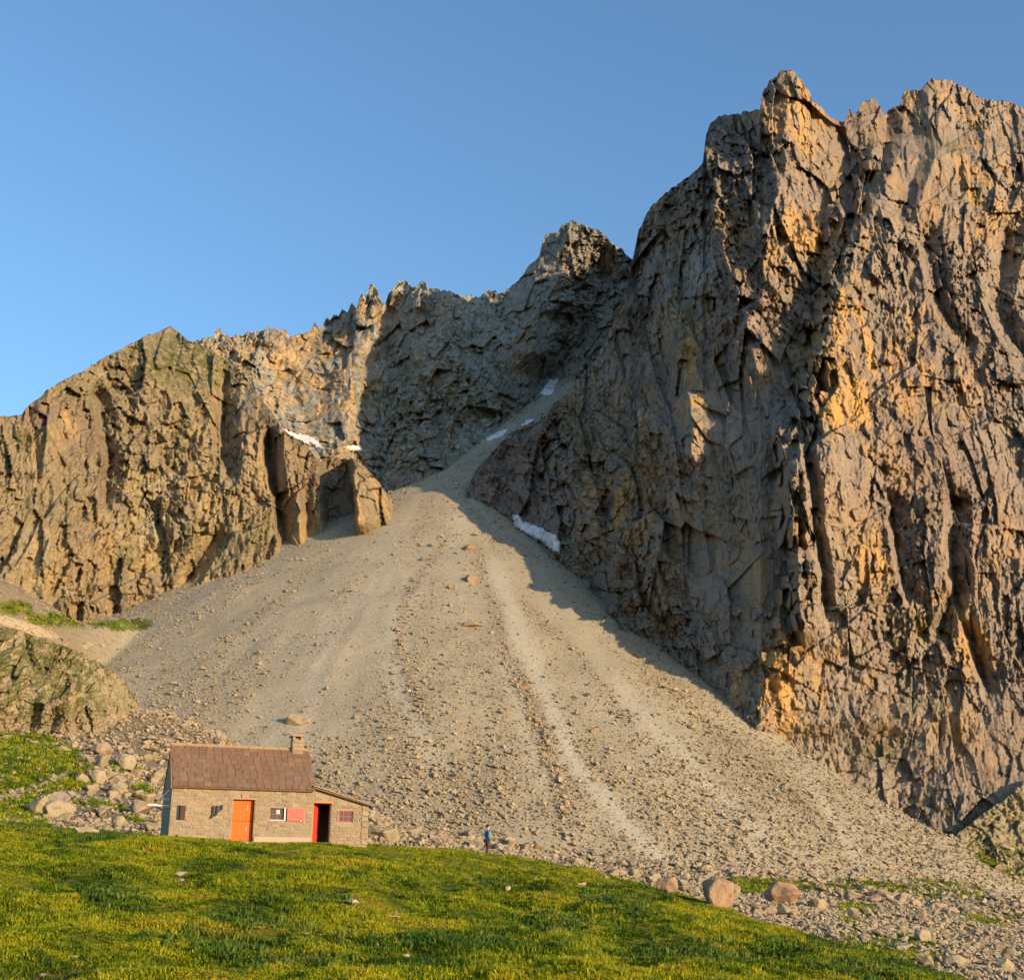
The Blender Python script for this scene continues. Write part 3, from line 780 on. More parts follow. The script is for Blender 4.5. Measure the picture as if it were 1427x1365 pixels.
NAMED = [  # foot pixel, size, mesh kind, label
    (1003, 1264, 58, 46, 'p', 'largest pinkish boulder beside the grass edge at the right'),
    (1093, 1264, 58, 38, 'p', 'rounded pink boulder in the rubble, second largest at the right'),
    (1106, 1276, 20, 14, 'p', 'small block at the foot of the rounded pink boulder'),
    (930, 1243, 38, 24, 'p', 'dark brown boulder half sunk behind the grass crest'),
    (536, 1176, 52, 30, 'b', 'dark rounded boulder beside the right end of the hut'),
    (652, 1172, 18, 20, 'b', 'upright tan boulder left of the hiker'),
    (668, 1184, 36, 18, 'b', 'low tan boulder just behind the hiker'),
    (412, 1012, 44, 20, 'b', 'broad tan boulder on the scree above the chimney'),
    (657, 876, 38, 17, 'b', 'flat mossy slab in the middle of the scree fan'),
    (606, 762, 30, 10, 'b', 'upper flat slab near the head of the scree fan'),
    (590, 782, 30, 9, 'b', 'lower flat slab near the head of the scree fan'),
    (655, 768, 22, 13, 'p', 'reddish block near the head of the scree fan'),
    (656, 812, 22, 15, 'p', 'reddish block above the scree boulder train'),
    (630, 822, 16, 12, 'b', 'tan block left of the scree boulder train'),
    (733, 958, 13, 9, 'p', 'small pink block low on the middle of the scree'),
    (828, 1022, 15, 9, 'p', 'lone reddish block on the right half of the scree'),
    (966, 1018, 18, 12, 'w', 'pale block on the right flank of the scree'),
    (560, 895, 16, 10, 'p', 'orange block left of the flat mossy slab'),
    (49, 1136, 46, 36, 'b', 'large pale block beside the footpath at far left'),
    (88, 1136, 38, 26, 'b', 'tan block right of the large pale block'),
    (187, 1138, 74, 30, 'b', 'broad sloping slab in the rock pile by the gable'),
    (116, 1162, 46, 12, 'b', 'flat slab at the foot of the rock pile'),
    (165, 1152, 24, 18, 'b', 'pointed block at the foot of the rock pile'),
    (138, 1066, 30, 20, 'b', 'pinkish block at the top of the rock pile'),
    (112, 1060, 26, 14, 'b', 'rounded boulder at the end of the footpath'),
    (215, 1092, 34, 20, 'b', 'tan block left of the hut roof'),
    (190, 1084, 30, 16, 'b', 'weathered block in the upper rock pile'),
    (112, 1092, 26, 16, 'b', 'grey block beside the shaded grass patch'),
    (85, 1048, 30, 14, 'b', 'low boulder under the mossy outcrop'),
    (1395, 1215, 26, 16, 'b', 'boulder on the green bench at the right edge'),
    (1205, 1318, 30, 18, 'b', 'grey boulder among the grass at the lower right'),
    (1290, 1316, 30, 24, 'b', 'square block in the lower right rubble'),
    (1335, 1350, 50, 22, 'b', 'big low boulder at the bottom right'),
    (1250, 1340, 24, 12, 'w', 'pale flat boulder in the grass at the lower right'),
    (843, 1226, 16, 12, 'b', 'block right of the little green shrub'),
    (118, 905, 30, 14, 'b', 'grey block behind the mossy outcrop crest'),
]
for i, (px, py, w, h, kd, lab) in enumerate(NAMED):
    me = {'b': BOULDER_ME, 'p': PINK_ME, 'w': WHITE_ME}[kd]
    place_rock('boulder', me[i % len(me)], px, py, w, h * 1.15, lab, 'boulder', None, sink=0.15)
ORD = ['first', 'second', 'third', 'fourth', 'fifth', 'sixth', 'seventh', 'eighth', 'ninth', 'tenth', 'eleventh', 'twelfth', 'thirteenth', 'fourteenth', 'fifteenth', 'sixteenth']
def name_rocks(recs, kind, zones):
    """labels: size class, place among its like from the left, and a landmark"""
    zs = {}
    for px, py, w, o in recs:
        z = next(t for lim, t in zones if lim(px, py))
        sz_ = 'small' if w < 10.5 else 'medium' if w < 15 else 'large' if w < 22 else 'huge'
        zs.setdefault((z, sz_), []).append((px, o))
    for (z, sz_), v in zs.items():
        v.sort(key=lambda q: q[0])
        for i, (px, o) in enumerate(v):
            o['label'] = ('only ' if len(v) == 1 else ORD[min(i, 15)] + ' ') + sz_ + ' ' + kind + (' ' if len(v) == 1 else ' from the left ') + z
def fill_rocks(n, pick, size, label, group, flat=0.8, kind='tan block', zones=None):
    c = 0; recs = []
    while c < n:
        px, py = pick()
        w = size() * RB.uniform(0.8, 1.2)
        o = place_rock('boulder', RB.choice(BOULDER_ME), px, py, w, w * RB.uniform(0.5, flat), label, 'boulder', group, sink=0.06)
        if o: c += 1; recs.append((px, py, w, o))
    if zones: name_rocks(recs, kind, zones)
def crest_y(x): return float(np.interp(x, _cr[:, 0], _cr[:, 1]))
LN = lambda m, sd, lo, hi: min(hi, max(lo, RB.lognormvariate(math.log(m), sd)))
def pick_band():
    x = RB.uniform(520, 1040); return x, crest_y(x) - 2 - abs(RB.gauss(0, 7 + (x - 520) * 0.012))
fill_rocks(84, pick_band, lambda: LN(15, 0.45, 8, 28), 'tan boulder in the rubble strip along the foot of the scree', 'boulders along the foot of the scree', kind='tan boulder', zones=[(lambda x, y: x < 600, 'along the scree foot near the hut'), (lambda x, y: x < 678, 'just left of the hiker'), (lambda x, y: x < 760, 'just right of the hiker'), (lambda x, y: x < 846, 'between hiker and green shrub'), (lambda x, y: x < 925, 'right of the green shrub'), (lambda x, y: True, 'beside the largest pink boulder')])
def pick_right():
    while True:
        x = RB.uniform(1040, 1425); y = RB.uniform(1240, 1362)
        if y < crest_y(x) - 3 and y > 1252 + 18 * math.sin(x * 0.02): return x, y
fill_rocks(110, pick_right, lambda: LN(18, 0.45, 9, 38), 'tan block in the rubble field at the lower right', 'blocks of the lower right rubble field', kind='block', zones=[(lambda x, y, a=a, b=b: x < a and y < b, t) for a, b, t in ((1100, 1272, 'below the rounded pink boulder'), (1100, 1500, 'at the grass edge under the pink boulders'), (1180, 1285, 'in the upper rubble right of the pink boulders'), (1180, 1500, 'in the lower rubble right of the pink boulders'), (1260, 1290, 'in the upper middle of the right rubble'), (1260, 1500, 'in the lower middle of the right rubble'), (1340, 1300, 'in the upper rubble left of the frame edge'), (1340, 1500, 'in the lower rubble above the bottom boulder'), (9999, 1310, 'in the upper rubble at the right frame edge'), (9999, 1500, 'in the rubble of the bottom right corner'))])
def pick_left():
    while True:
        x = RB.uniform(66, 236); y = RB.uniform(1052, 1166)
        if y < crest_y(x) and x > pl([(1050, 110), (1075, 128), (1100, 100), (1120, 72), (1170, 70)], y): return x, y
fill_rocks(58, pick_left, lambda: LN(22, 0.45, 10, 44), 'pale block in the grassy rock pile left of the hut', 'blocks of the rock pile left of the hut', kind='pale block', zones=[(lambda x, y, a=a, b=b: x < a and y < b, t) for a, b, t in ((130, 1100, 'in the upper left of the rock pile'), (130, 1500, 'beside the path in the rock pile'), (185, 1090, 'at the top of the rock pile'), (185, 1125, 'in the middle of the rock pile'), (185, 1500, 'at the foot of the rock pile'), (999, 1090, 'in the pile beside the hut roof'), (999, 1125, 'in the pile beside the white bracket'), (999, 1500, 'in the pile beside the gable foot'))])
def pick_train():
    t = RB.random()
    if t < 0.5: x, y = pl([(0, 655), (0.3, 640), (0.6, 672), (0.8, 690), (1, 720)], t * 2) + RB.gauss(0, 12), 740 + 2 * t * 200
    else: x, y = pl([(0, 570), (0.5, 556), (1, 590)], t * 2 - 1) + RB.gauss(0, 10), 840 + (t * 2 - 1) * 140
    return float(x), float(y)
fill_rocks(30, pick_train, lambda: LN(8, 0.35, 5, 15), 'small block in a stone train down the scree fan', 'stone trains on the scree fan', kind='block', zones=[(lambda x, y: x < 610 and y > 838, 'in the left stone train down the scree'), (lambda x, y: y < 840, 'in the upper right stone train of the scree'), (lambda x, y: True, 'in the lower right stone train of the scree')])

# ------------------------------------------------------------------ stones lying in the grass
STONES = [(490, 1264, 24, 11, 'flat pale stone in the grass below the open red door'), (546, 1281, 26, 8, 'long grey slab sunk in the grass'), (146, 1268, 16, 9, 'white stone in the dark leafy clump at the left'),
          (250, 1222, 20, 8, 'brown stone in the grass below the hut corner'), (252, 1229, 11, 5, 'grey chip under the brown stone'), (811, 1236, 17, 9, 'pale stone in the grass on the right slope'),
          (525, 1323, 7, 9, 'small upright stone near the bottom of the slope'), (566, 1336, 13, 7, 'round pale stone near the bottom of the slope'), (714, 1351, 15, 6, 'flat pale stone near the bottom centre'),
          (800, 1361, 14, 10, 'grey stone at the bottom edge of the grass'), (103, 1336, 22, 5, 'thin slab in the grass at lower left'), (58, 1362, 14, 6, 'white stone on the bare soil at the corner'),
          (44, 1330, 7, 5, 'tiny white stone at the far lower left'), (426, 1303, 10, 5, 'small pale chip right of the dark clump'), (494, 1332, 18, 6, 'buff slab near the bottom of the slope'),
          (592, 1343, 12, 5, 'low buff stone right of the round pale stone'), (668, 1290, 8, 4, 'tiny pale chip in the middle of the slope'), (602, 1266, 7, 5, 'tiny white chip below the hiker'),
          (708, 1243, 12, 9, 'weathered brown stone below the hiker'), (342, 1177, 12, 5, 'pale doorstep stone below the orange door')]
for i, (px, py, w, h, lab) in enumerate(STONES):
    Y = ray_hit(px, py, hill, 12, 90, 900)
    place_rock('stone', WHITE_ME[i % 4], px, py, w, h * 1.7, lab, 'stone', None, Y=Y, sink=0.12, tilt=0.2)

# ------------------------------------------------------------------ scattering on points (countless stones, grass)
def scatter(name, pts, rots, scales, protos, label):
    me = bpy.data.meshes.new(name)
    n = len(pts)
    me.vertices.add(n); me.vertices.foreach_set('co', np.asarray(pts, np.float32).ravel())
    a = me.attributes.new('rot', 'FLOAT_VECTOR', 'POINT'); a.data.foreach_set('vector', np.asarray(rots, np.float32).ravel())
    a = me.attributes.new('siz', 'FLOAT_VECTOR', 'POINT'); a.data.foreach_set('vector', np.asarray(scales, np.float32).ravel())
    a = me.attributes.new('pick', 'INT', 'POINT'); a.data.foreach_set('value', np.random.RandomState(len(name)).randint(0, len(protos), n).astype(np.int32))
    o = link(name, me)
    g = bpy.data.node_groups.new(name, 'GeometryNodeTree')
    g.interface.new_socket('Geometry', in_out='INPUT', socket_type='NodeSocketGeometry')
    g.interface.new_socket('Geometry', in_out='OUTPUT', socket_type='NodeSocketGeometry')
    N = g.nodes.new
    gi = N('NodeGroupInput'); go = N('NodeGroupOutput')
    ip = N('GeometryNodeInstanceOnPoints'); jn = N('GeometryNodeJoinGeometry')
    for p in protos:
        oi = N('GeometryNodeObjectInfo'); oi.inputs['Object'].default_value = p; oi.inputs['As Instance'].default_value = True
        g.links.new(oi.outputs['Geometry'], jn.inputs[0])
    def na(nm, dt):
        q = N('GeometryNodeInputNamedAttribute'); q.data_type = dt; q.inputs['Name'].default_value = nm; return q.outputs['Attribute']
    g.links.new(gi.outputs[0], ip.inputs['Points']); g.links.new(jn.outputs[0], ip.inputs['Instance'])
    ip.inputs['Pick Instance'].default_value = True
    g.links.new(na('pick', 'INT'), ip.inputs['Instance Index'])
    g.links.new(na('rot', 'FLOAT_VECTOR'), ip.inputs['Rotation'])
    g.links.new(na('siz', 'FLOAT_VECTOR'), ip.inputs['Scale'])
    g.links.new(ip.outputs[0], go.inputs[0])
    md = o.modifiers.new('scatter', 'NODES'); md.node_group = g
    return tag(o, label, None, None, 'stuff')
def proto(name, me):
    return bpy.data.objects.new(name, me)          # never linked: only a pattern for the scatter
RS = np.random.RandomState(5)
pebbles = []
for i in range(7):
    me = hull_rock('rubble_stone', 11, 700 + i, 1.0, 0.8, 0.62); me.materials.append(MAT['rubble']); pebbles.append(proto('rubble_stone', me))

def scree_points(n):
    out = []
    m = 0
    while m < n:
        Y = 50 + (455 - 50) * RS.rand(60000) ** 0.9
        k = rk(RS.uniform(-20, 1450, 60000), 900)[0]
        x = k * Y
        z = far_h(x, Y)
        px, py = proj(x, Y, z)
        an = np.arctan2(x - APX.x, APX.y - Y); r = np.hypot(x - APX.x, Y - APX.y)
        dens = 0.42 + 0.9 * fbm(an * 11 + 0.5 * fbm(x * 0.03, Y * 0.03, 2, 402), r * 0.02, 4, 501) + 0.35 * sst(930, 1150, py)
        bp_, bc_ = bands(px, py)
        dens = np.where(Y > 190, dens * (1 - 0.85 * np.clip(bp_, 0, 1)) + 0.7 * bc_, dens)
        dens = np.where((Y > 200) & (apron(x, Y) - 40 * sst(300, 380, Y) > talus(x, Y)), 0.75, dens)
        dens = dens * (1 - 0.8 * sst(0.3, 0.6, fgrass(x, Y)))
        dens = np.where(Y < 180, dens * 0.8 + 0.25, dens) * (1 - 0.7 * sst(250, 225, px) * sst(1035, 1060, py))
        keep = (RS.rand(60000) < np.clip(dens, 0.08, 1)) & (py < 1400) & (px > -30) & (px < 1460)
        keep &= (-seg_dist(x, Y, CR_XY) < 3) | (Y > 395)
        out.append(np.stack([x, Y, z, py], -1)[keep]); m += keep.sum()
    return np.concatenate(out)[:n]
# nearest-grid lookup of the grass mask on the scree mesh
_gk = np.linspace(rk(-170, 1000)[0], rk(1580, 1000)[0], 460); _gy = GY[:, 0]
def fgrass(x, y):
    i = np.clip(np.searchsorted(_gy, y), 0, len(_gy) - 1); j = np.clip(np.searchsorted(_gk, x / y), 0, 459)
    return grass_far[i, j]
grass_far = np.clip(grass, 0, 1) * (1 - np.clip(dirt_far, 0, 1))
P = scree_points(235000)
n = len(P)
sz = np.exp(RS.normal(math.log(0.32), 0.62, n)) * (0.8 + 0.5 * sst(300, 200, P[:, 1]))
sz = np.clip(sz, 0.16, 1.7)
sz = np.where(P[:, 1] < 150, np.clip(sz * RS.uniform(0.5, 1.3, n), 0.12, 0.75) * (0.55 + 0.45 * sst(50, 110, P[:, 1])), sz) * (1 + 0.3 * np.clip(bands(*proj(P[:, 0], P[:, 1], P[:, 2]))[1], 0, 1))
rot = np.stack([RS.normal(0, 0.35, n), RS.normal(0, 0.35, n), RS.uniform(0, 6.28, n)], -1)
scl = np.stack([sz, sz * RS.uniform(0.8, 1.2, n), sz * RS.uniform(0.7, 1.2, n)], -1)
P[:, 2] += sz * RS.uniform(0.05, 0.3, n)
scatter('scree_stones', P[:, :3], rot, scl, pebbles, 'countless small tan stones covering the scree and rubble')

# grass blades
def tuft_mesh(name, nb, seed, w, h, spread, lean):
    rn = random.Random(seed); vs = []; fs = []
    for _ in range(nb):
        a = rn.uniform(0, 6.283); r = spread * math.sqrt(rn.random()); bx, by = r * math.cos(a), r * math.sin(a)
        hh = h * rn.uniform(0.6, 1.15); ww = w * rn.uniform(0.7, 1.3); f = rn.uniform(0, 6.283)
        dx, dy = math.cos(f), math.sin(f); l = lean * rn.uniform(0.3, 1.2)
        la = a + rn.uniform(-0.7, 0.7); lx, ly = math.cos(la) * l, math.sin(la) * l
        b = len(vs)
        vs += [(bx - dx * ww / 2, by - dy * ww / 2, -0.04), (bx + dx * ww / 2, by + dy * ww / 2, -0.04),
               (bx + lx * 0.4 + dx * ww * 0.42, by + ly * 0.4 + dy * ww * 0.42, hh * 0.62), (bx + lx * 0.4 - dx * ww * 0.42, by + ly * 0.4 - dy * ww * 0.42, hh * 0.62),
               (bx + lx, by + ly, hh)]
        fs += [(b, b + 1, b + 2, b + 3), (b + 3, b + 2, b + 4)]
    me = bpy.data.meshes.new(name); me.from_pydata(vs, [], fs); return me
def leaf_mat(name, stops, trans=0.35):
    t = NT(name)
    t.b.inputs['Roughness'].default_value = 0.6
    r = t.rnd()
    pn = t.noise(0.42, 5, 0.7, t.pos())
    f = t.math('ADD', t.math('MULTIPLY', r, 0.5), t.math('SUBTRACT', t.math('MULTIPLY', pn, 3.0), 1.28), True)
    c = t.ramp(f, stops)
    t.color(c)
    tr = t.n('ShaderNodeBsdfTranslucent'); t.l(c, tr.inputs[0])
    mx = t.n('ShaderNodeMixShader'); mx.inputs[0].default_value = trans
    t.l(t.b.outputs[0], mx.inputs[1]); t.l(tr.outputs[0], mx.inputs[2]); t.l(mx.outputs[0], t.out.inputs[0])
    return t.m
MAT['grass'] = leaf_mat('meadow_grass', [(0.0, (0.03, 0.075, 0.006)), (0.28, (0.105, 0.165, 0.008)), (0.55, (0.28, 0.31, 0.009)), (0.85, (0.42, 0.375, 0.016)), (1.0, (0.42, 0.29, 0.035))])
MAT['leafy'] = leaf_mat('broad_leaves', [(0.0, (0.035, 0.085, 0.010)), (0.6, (0.075, 0.13, 0.014)), (1.0, (0.14, 0.17, 0.02))], 0.25)
tufts = []
for i in range(6):
    me = tuft_mesh('grass_tuft', 16, 800 + i, 0.034, 0.20 + 0.03 * (i % 3), 0.17, 0.12); me.materials.append(MAT['grass']); tufts.append(proto('grass_tuft', me))
leafs = []
for i in range(3):
    me = tuft_mesh('leafy_clump', 30, 830 + i, 0.055, 0.13, 0.26, 0.10); me.materials.append(MAT['leafy']); leafs.append(proto('leafy_clump', me))
HUT_O = at(234, 1170, 52.0); HUT_A = math.radians(20)
def in_hut(x, y, m=0.0):
    dx, dy = x - HUT_O.x, y - HUT_O.y
    u = dx * math.cos(HUT_A) + dy * math.sin(HUT_A); v = -dx * math.sin(HUT_A) + dy * math.cos(HUT_A)
    return (u > -m) & (u < 8.3 + m) & (v > -m) & (v < 4.1 + m)
def hill_points(n, y0=13, y1=84):
    out = []; m = 0
    while m < n:
        q = 80000
        Y = y0 + (y1 - y0) * RS.rand(q) ** 1.25
        k = RS.uniform(-0.47, 0.47, q); x = k * Y
        z = hill(x, Y); px, py = proj(x, Y, z)
        ds = 0.6 * blob(px, py, 50, 1366, 70, 9) + 0.9 * blob(px, py, 250, 1222, 12, 4)
        Yc = np.interp(k, _ck, _cr[:, 2])
        keep = (py < 1400) & (RS.rand(q) > ds * 1.5) & (Y < Yc + 9) & ~in_hut(x, Y, 0.05) & (z > apron(x, Y) - 0.1)
        out.append(np.stack([x, Y, z, px, py], -1)[keep]); m += keep.sum()
    return np.concatenate(out)[:n]
G = hill_points(135000)
n = len(G)
cl = fbm(G[:, 0] * 0.8, G[:, 1] * 0.55, 3, 601)
s_ = np.clip(0.28 + 0.40 * cl, 0.12, 0.8) * RS.uniform(0.7, 1.25, n)
s_ = s_ * (1 - 0.35 * sst(46, 52, G[:, 1]) * (G[:, 0] < -4))
rot = np.stack([RS.normal(0, 0.16, n), RS.normal(0, 0.16, n), RS.uniform(0, 6.28, n)], -1)
wide = 1 + 0.5 * sst(25, 70, G[:, 1])
scatter('meadow_grass', G[:, :3], rot, np.stack([0.35 + s_ * wide * 0.8, 0.35 + s_ * wide * 0.8, s_], -1), tufts, 'yellow-green alpine grass covering the hill in front of the hut')
# broad-leaved clumps in the meadow
L_ = hill_points(60000)
w = np.zeros(len(L_))
for (cx, cy, rx, ry) in ((165, 1240, 30, 14), (160, 1262, 40, 14), (335, 1283, 45, 10), (310, 1312, 50, 14), (450, 1258, 30, 8), (690, 1230, 30, 8), (840, 1245, 45, 10), (850, 1272, 40, 9), (760, 1290, 60, 12), (1110, 1320, 70, 14), (1240, 1345, 60, 16), (90, 1150, 60, 8), (130, 1165, 50, 6), (600, 1310, 80, 10), (950, 1330, 70, 12), (400, 1335, 80, 10)):
    w = w + blob(L_[:, 3], L_[:, 4], cx, cy, rx, ry)
L_ = L_[RS.rand(len(L_)) < np.clip(w * (0.6 + 1.0 * fbm(L_[:, 0] * 0.7, L_[:, 1] * 0.6, 3, 611)), 0, 1)]
n = len(L_)
s_ = RS.uniform(0.45, 1.0, n)
scatter('leafy_plants', L_[:, :3], np.stack([RS.normal(0, 0.2, n), RS.normal(0, 0.2, n), RS.uniform(0, 6.28, n)], -1), np.stack([s_, s_, s_], -1), leafs, 'dark green broad-leaved plants in clumps among the grass')
# grass on the slopes behind
def far_grass(n):
    out = []; m = 0; tries = 0
    while m < n and tries < 40:
        tries += 1
        q = 60000
        Y = RS.uniform(56, 300, q); k = rk(RS.uniform(-30, 1460, q), 1100)[0]; x = k * Y
        keep = RS.rand(q) < sst(0.4, 0.8, fgrass(x, Y) + 0.25 * fbm(x * 0.3, Y * 0.3, 3, 621))
        x = x[keep]; Y = Y[keep]; z = far_h(x, Y)
        out.append(np.stack([x, Y, z], -1)); m += len(x)
    return np.concatenate(out)[:n]
FG = far_grass(26000)
n = len(FG)
s_ = RS.uniform(1.0, 2.0, n) * np.clip(FG[:, 1] / 120, 0.7, 1.15)
scatter('slope_grass', FG, np.stack([RS.normal(0, 0.2, n), RS.normal(0, 0.2, n), RS.uniform(0, 6.28, n)], -1), np.stack([s_ * 1.3, s_ * 1.3, s_ * 0.8], -1), tufts + leafs, 'rough grass on the slopes behind the hut and at the scree foot')

# ------------------------------------------------------------------ the hut
class MB:
    def __init__(self): self.v = []; self.f = []
    def box(self, x0, x1, y0, y1, z0, z1):
        b = len(self.v)
        self.v += [(x0, y0, z0), (x1, y0, z0), (x1, y1, z0), (x0, y1, z0), (x0, y0, z1), (x1, y0, z1), (x1, y1, z1), (x0, y1, z1)]
        self.f += [tuple(b + i for i in q) for q in ((0, 3, 2, 1), (4, 5, 6, 7), (0, 1, 5, 4), (1, 2, 6, 5), (2, 3, 7, 6), (3, 0, 4, 7))]
        return self
    def prism(self, pts, y0, y1):
        """outline in (x, z), extruded along y"""
        b = len(self.v); n = len(pts)
        self.v += [(x, y0, z) for x, z in pts] + [(x, y1, z) for x, z in pts]
        self.f += [tuple(b + i for i in range(n)), tuple(b + 2 * n - 1 - i for i in range(n))]
        self.f += [(b + i, b + n + i, b + n + (i + 1) % n, b + (i + 1) % n) for i in range(n)]
        return self
    def prism_x(self, pts, x0, x1):
        b = len(self.v); n = len(pts)
        self.v += [(x0, y, z) for y, z in pts] + [(x1, y, z) for y, z in pts]
        self.f += [tuple(b + i for i in range(n)), tuple(b + 2 * n - 1 - i for i in range(n))]
        self.f += [(b + i, b + n + i, b + n + (i + 1) % n, b + (i + 1) % n) for i in range(n)]
        return self
    def tube(self, p, q, r0, r1=None, n=8):
        p, q = Vector(p), Vector(q); r1 = r0 if r1 is None else r1
        d = (q - p).normalized(); u = d.orthogonal().normalized(); w = d.cross(u)
        b = len(self.v)
        for c, r in ((p, r0), (q, r1)):
            for i in range(n):
                a = 2 * math.pi * i / n
                self.v.append(tuple(c + u * math.cos(a) * r + w * math.sin(a) * r))
        self.f += [(b + i, b + (i + 1) % n, b + n + (i + 1) % n, b + n + i) for i in range(n)] + [tuple(b + n - 1 - i for i in range(n)), tuple(b + n + i for i in range(n))]
        return self
    def mesh(self, name, bevel=0.0):
        me = bpy.data.meshes.new(name); me.from_pydata(self.v, [], self.f)
        bm = bmesh.new(); bm.from_mesh(me)
        if bevel: bmesh.ops.bevel(bm, geom=list(bm.edges), offset=bevel, segments=1, affect='EDGES', clamp_overlap=True)
        bmesh.ops.recalc_face_normals(bm, faces=bm.faces)
        bm.to_mesh(me); bm.free()
        return me
    def build(self, name, mat, parent=None, bevel=0.0):
        return link(name, self.mesh(name, bevel), mat, parent)

def mortar_mat():
    t = NT('lime_mortar'); p = t.pos(obj=True)
    c = t.mix(t.noise(3.0, 5, 0.65, p), (0.32, 0.265, 0.185), (0.24, 0.20, 0.14))
    c = t.mix(t.math('MULTIPLY', t.smooth(t.noise(9.0, 4, 0.7, p), 0.5, 0.75), 0.6), c, (0.16, 0.13, 0.095))
    t.bump(t.noise(14.0, 5, 0.7, p), 0.03, 0.9)
    return t.color(c)
def wallstone_mat():
    t = NT('wall_stone'); p = t.pos(obj=True); r = t.rnd()
    c = t.ramp(r, [(0.0, (0.32, 0.26, 0.17)), (0.2, (0.23, 0.185, 0.13)), (0.45, (0.36, 0.30, 0.21)), (0.7, (0.275, 0.215, 0.14)), (0.88, (0.38, 0.255, 0.145)), (1.0, (0.20, 0.175, 0.15))])
    c = t.mix(t.math('MULTIPLY', t.noise(2.5, 5, 0.7, p), 0.6), c, (0.20, 0.165, 0.12))
    t.bump(t.noise(2.0, 5, 0.7, p), 0.05, 0.8)
    return t.color(c)
def slate_mat():
    t = NT('roof_slate'); p = t.pos(obj=True); r = t.rnd()
    c = t.ramp(r, [(0.0, (0.175, 0.098, 0.058)), (0.35, (0.205, 0.122, 0.074)), (0.7, (0.165, 0.102, 0.066)), (0.93, (0.185, 0.138, 0.10)), (1.0, (0.24, 0.145, 0.08))])
    c = t.mix(t.math('MULTIPLY', t.smooth(t.noise(6.0, 5, 0.7, p), 0.45, 0.7), 0.45), c, (0.17, 0.115, 0.095))
    c = t.mix(t.math('MULTIPLY', t.smooth(t.noise(11.0, 3, 0.7, p), 0.62, 0.75), 0.5), c, (0.42, 0.38, 0.27))
    t.bump(t.noise(8.0, 5, 0.7, p), 0.02, 0.7)
    return t.color(c)
MAT['mortar'] = mortar_mat(); MAT['wallstone'] = wallstone_mat(); MAT['slate'] = slate_mat()
MAT['orange'] = plain('orange_door_paint', (0.66, 0.125, 0.022), 0.65, 0.22, 7)
MAT['red'] = plain('red_paint', (0.56, 0.045, 0.03), 0.65, 0.22, 7)
MAT['shutter'] = plain('faded_red_paint', (0.60, 0.13, 0.11), 0.7, 0.22, 8)
MAT['darkwood'] = plain('dark_wood', (0.075, 0.038, 0.028), 0.8, 0.3, 9)
MAT['whitepaint'] = plain('white_paint', (0.78, 0.76, 0.72), 0.5, 0.05, 9)
MAT['brick'] = plain('red_brick', (0.38, 0.19, 0.12), 0.85, 0.2, 9)
MAT['verge'] = plain('verge_board', (0.42, 0.20, 0.075), 0.8, 0.2, 9)
MAT['concrete'] = plain('concrete', (0.36, 0.29, 0.22), 0.9, 0.15, 5)
MAT['fasc'] = plain('fascia_wood', (0.16, 0.10, 0.06), 0.8, 0.25, 9)
MAT['ridge'] = plain('ridge_mortar', (0.33, 0.22, 0.12), 0.9, 0.25, 6)
MAT['steel'] = plain('dull_steel', (0.30, 0.30, 0.31), 0.45, 0.1, 20)
MAT['sock'] = plain('dark_wool', (0.045, 0.05, 0.065), 0.95, 0.3, 30)
MAT['rope'] = plain('grey_cord', (0.35, 0.33, 0.30), 0.9, 0.1, 30)
def glass_mat():
    t = NT('window_glass'); t.b.inputs['Roughness'].default_value = 0.08; t.b.inputs['Specular IOR Level'].default_value = 0.6
    return t.color((0.03, 0.035, 0.04))
MAT['glass'] = glass_mat()

hut = empty('stone_hut', HUT_O, HUT_A)
tag(hut, 'small stone mountain hut with brown slate roof and orange and red doors', 'hut')
W, DEP, EZ, RZ, RY = 5.86, 4.0, 2.27, 4.06, 2.0        # main block: length, depth, eaves, ridge
LW = 8.27                                              # end of the lean-to
HR = random.Random(31)

def wall_with_holes(x0, x1, top, holes, y0, y1, zb=-0.7):
    """boxes round the openings; top(x) is the upper edge"""
    m = MB()
    xs = sorted({x0, x1} | {h[0] for h in holes} | {h[1] for h in holes} | ({2.5} if False else set()))
    for a, b in zip(xs[:-1], xs[1:]):
        hs = sorted([h for h in holes if h[0] <= a + 1e-6 and h[1] >= b - 1e-6], key=lambda h: h[2])
        z = zb
        for h in hs:
            if h[2] > z + 1e-4: m.box(a, b, y0, y1, z, h[2])
            z = h[3]
        m.prism([(a, z), (b, z), (b, top(b)), (a, top(a))], y0, y1)
    return m
HM = [(0.24, 0.60, 0.80, 1.38), (2.50, 3.40, 0.0, 1.69), (4.06, 4.70, 0.90, 1.38)]
HA = [(5.90, 6.64, 0.02, 1.63), (7.00, 7.61, 0.88, 1.35)]
atop = lambda x: 2.20 - (x - W) * (0.64 / 2.41)
mw = wall_with_holes(0, W - 0.001, lambda x: EZ, HM, 0.03, 0.45).build('wall', MAT['mortar'], hut)
aw = wall_with_holes(W + 0.001, LW, atop, HA, 0.05, 0.42).build('annex_wall', MAT['mortar'], hut)
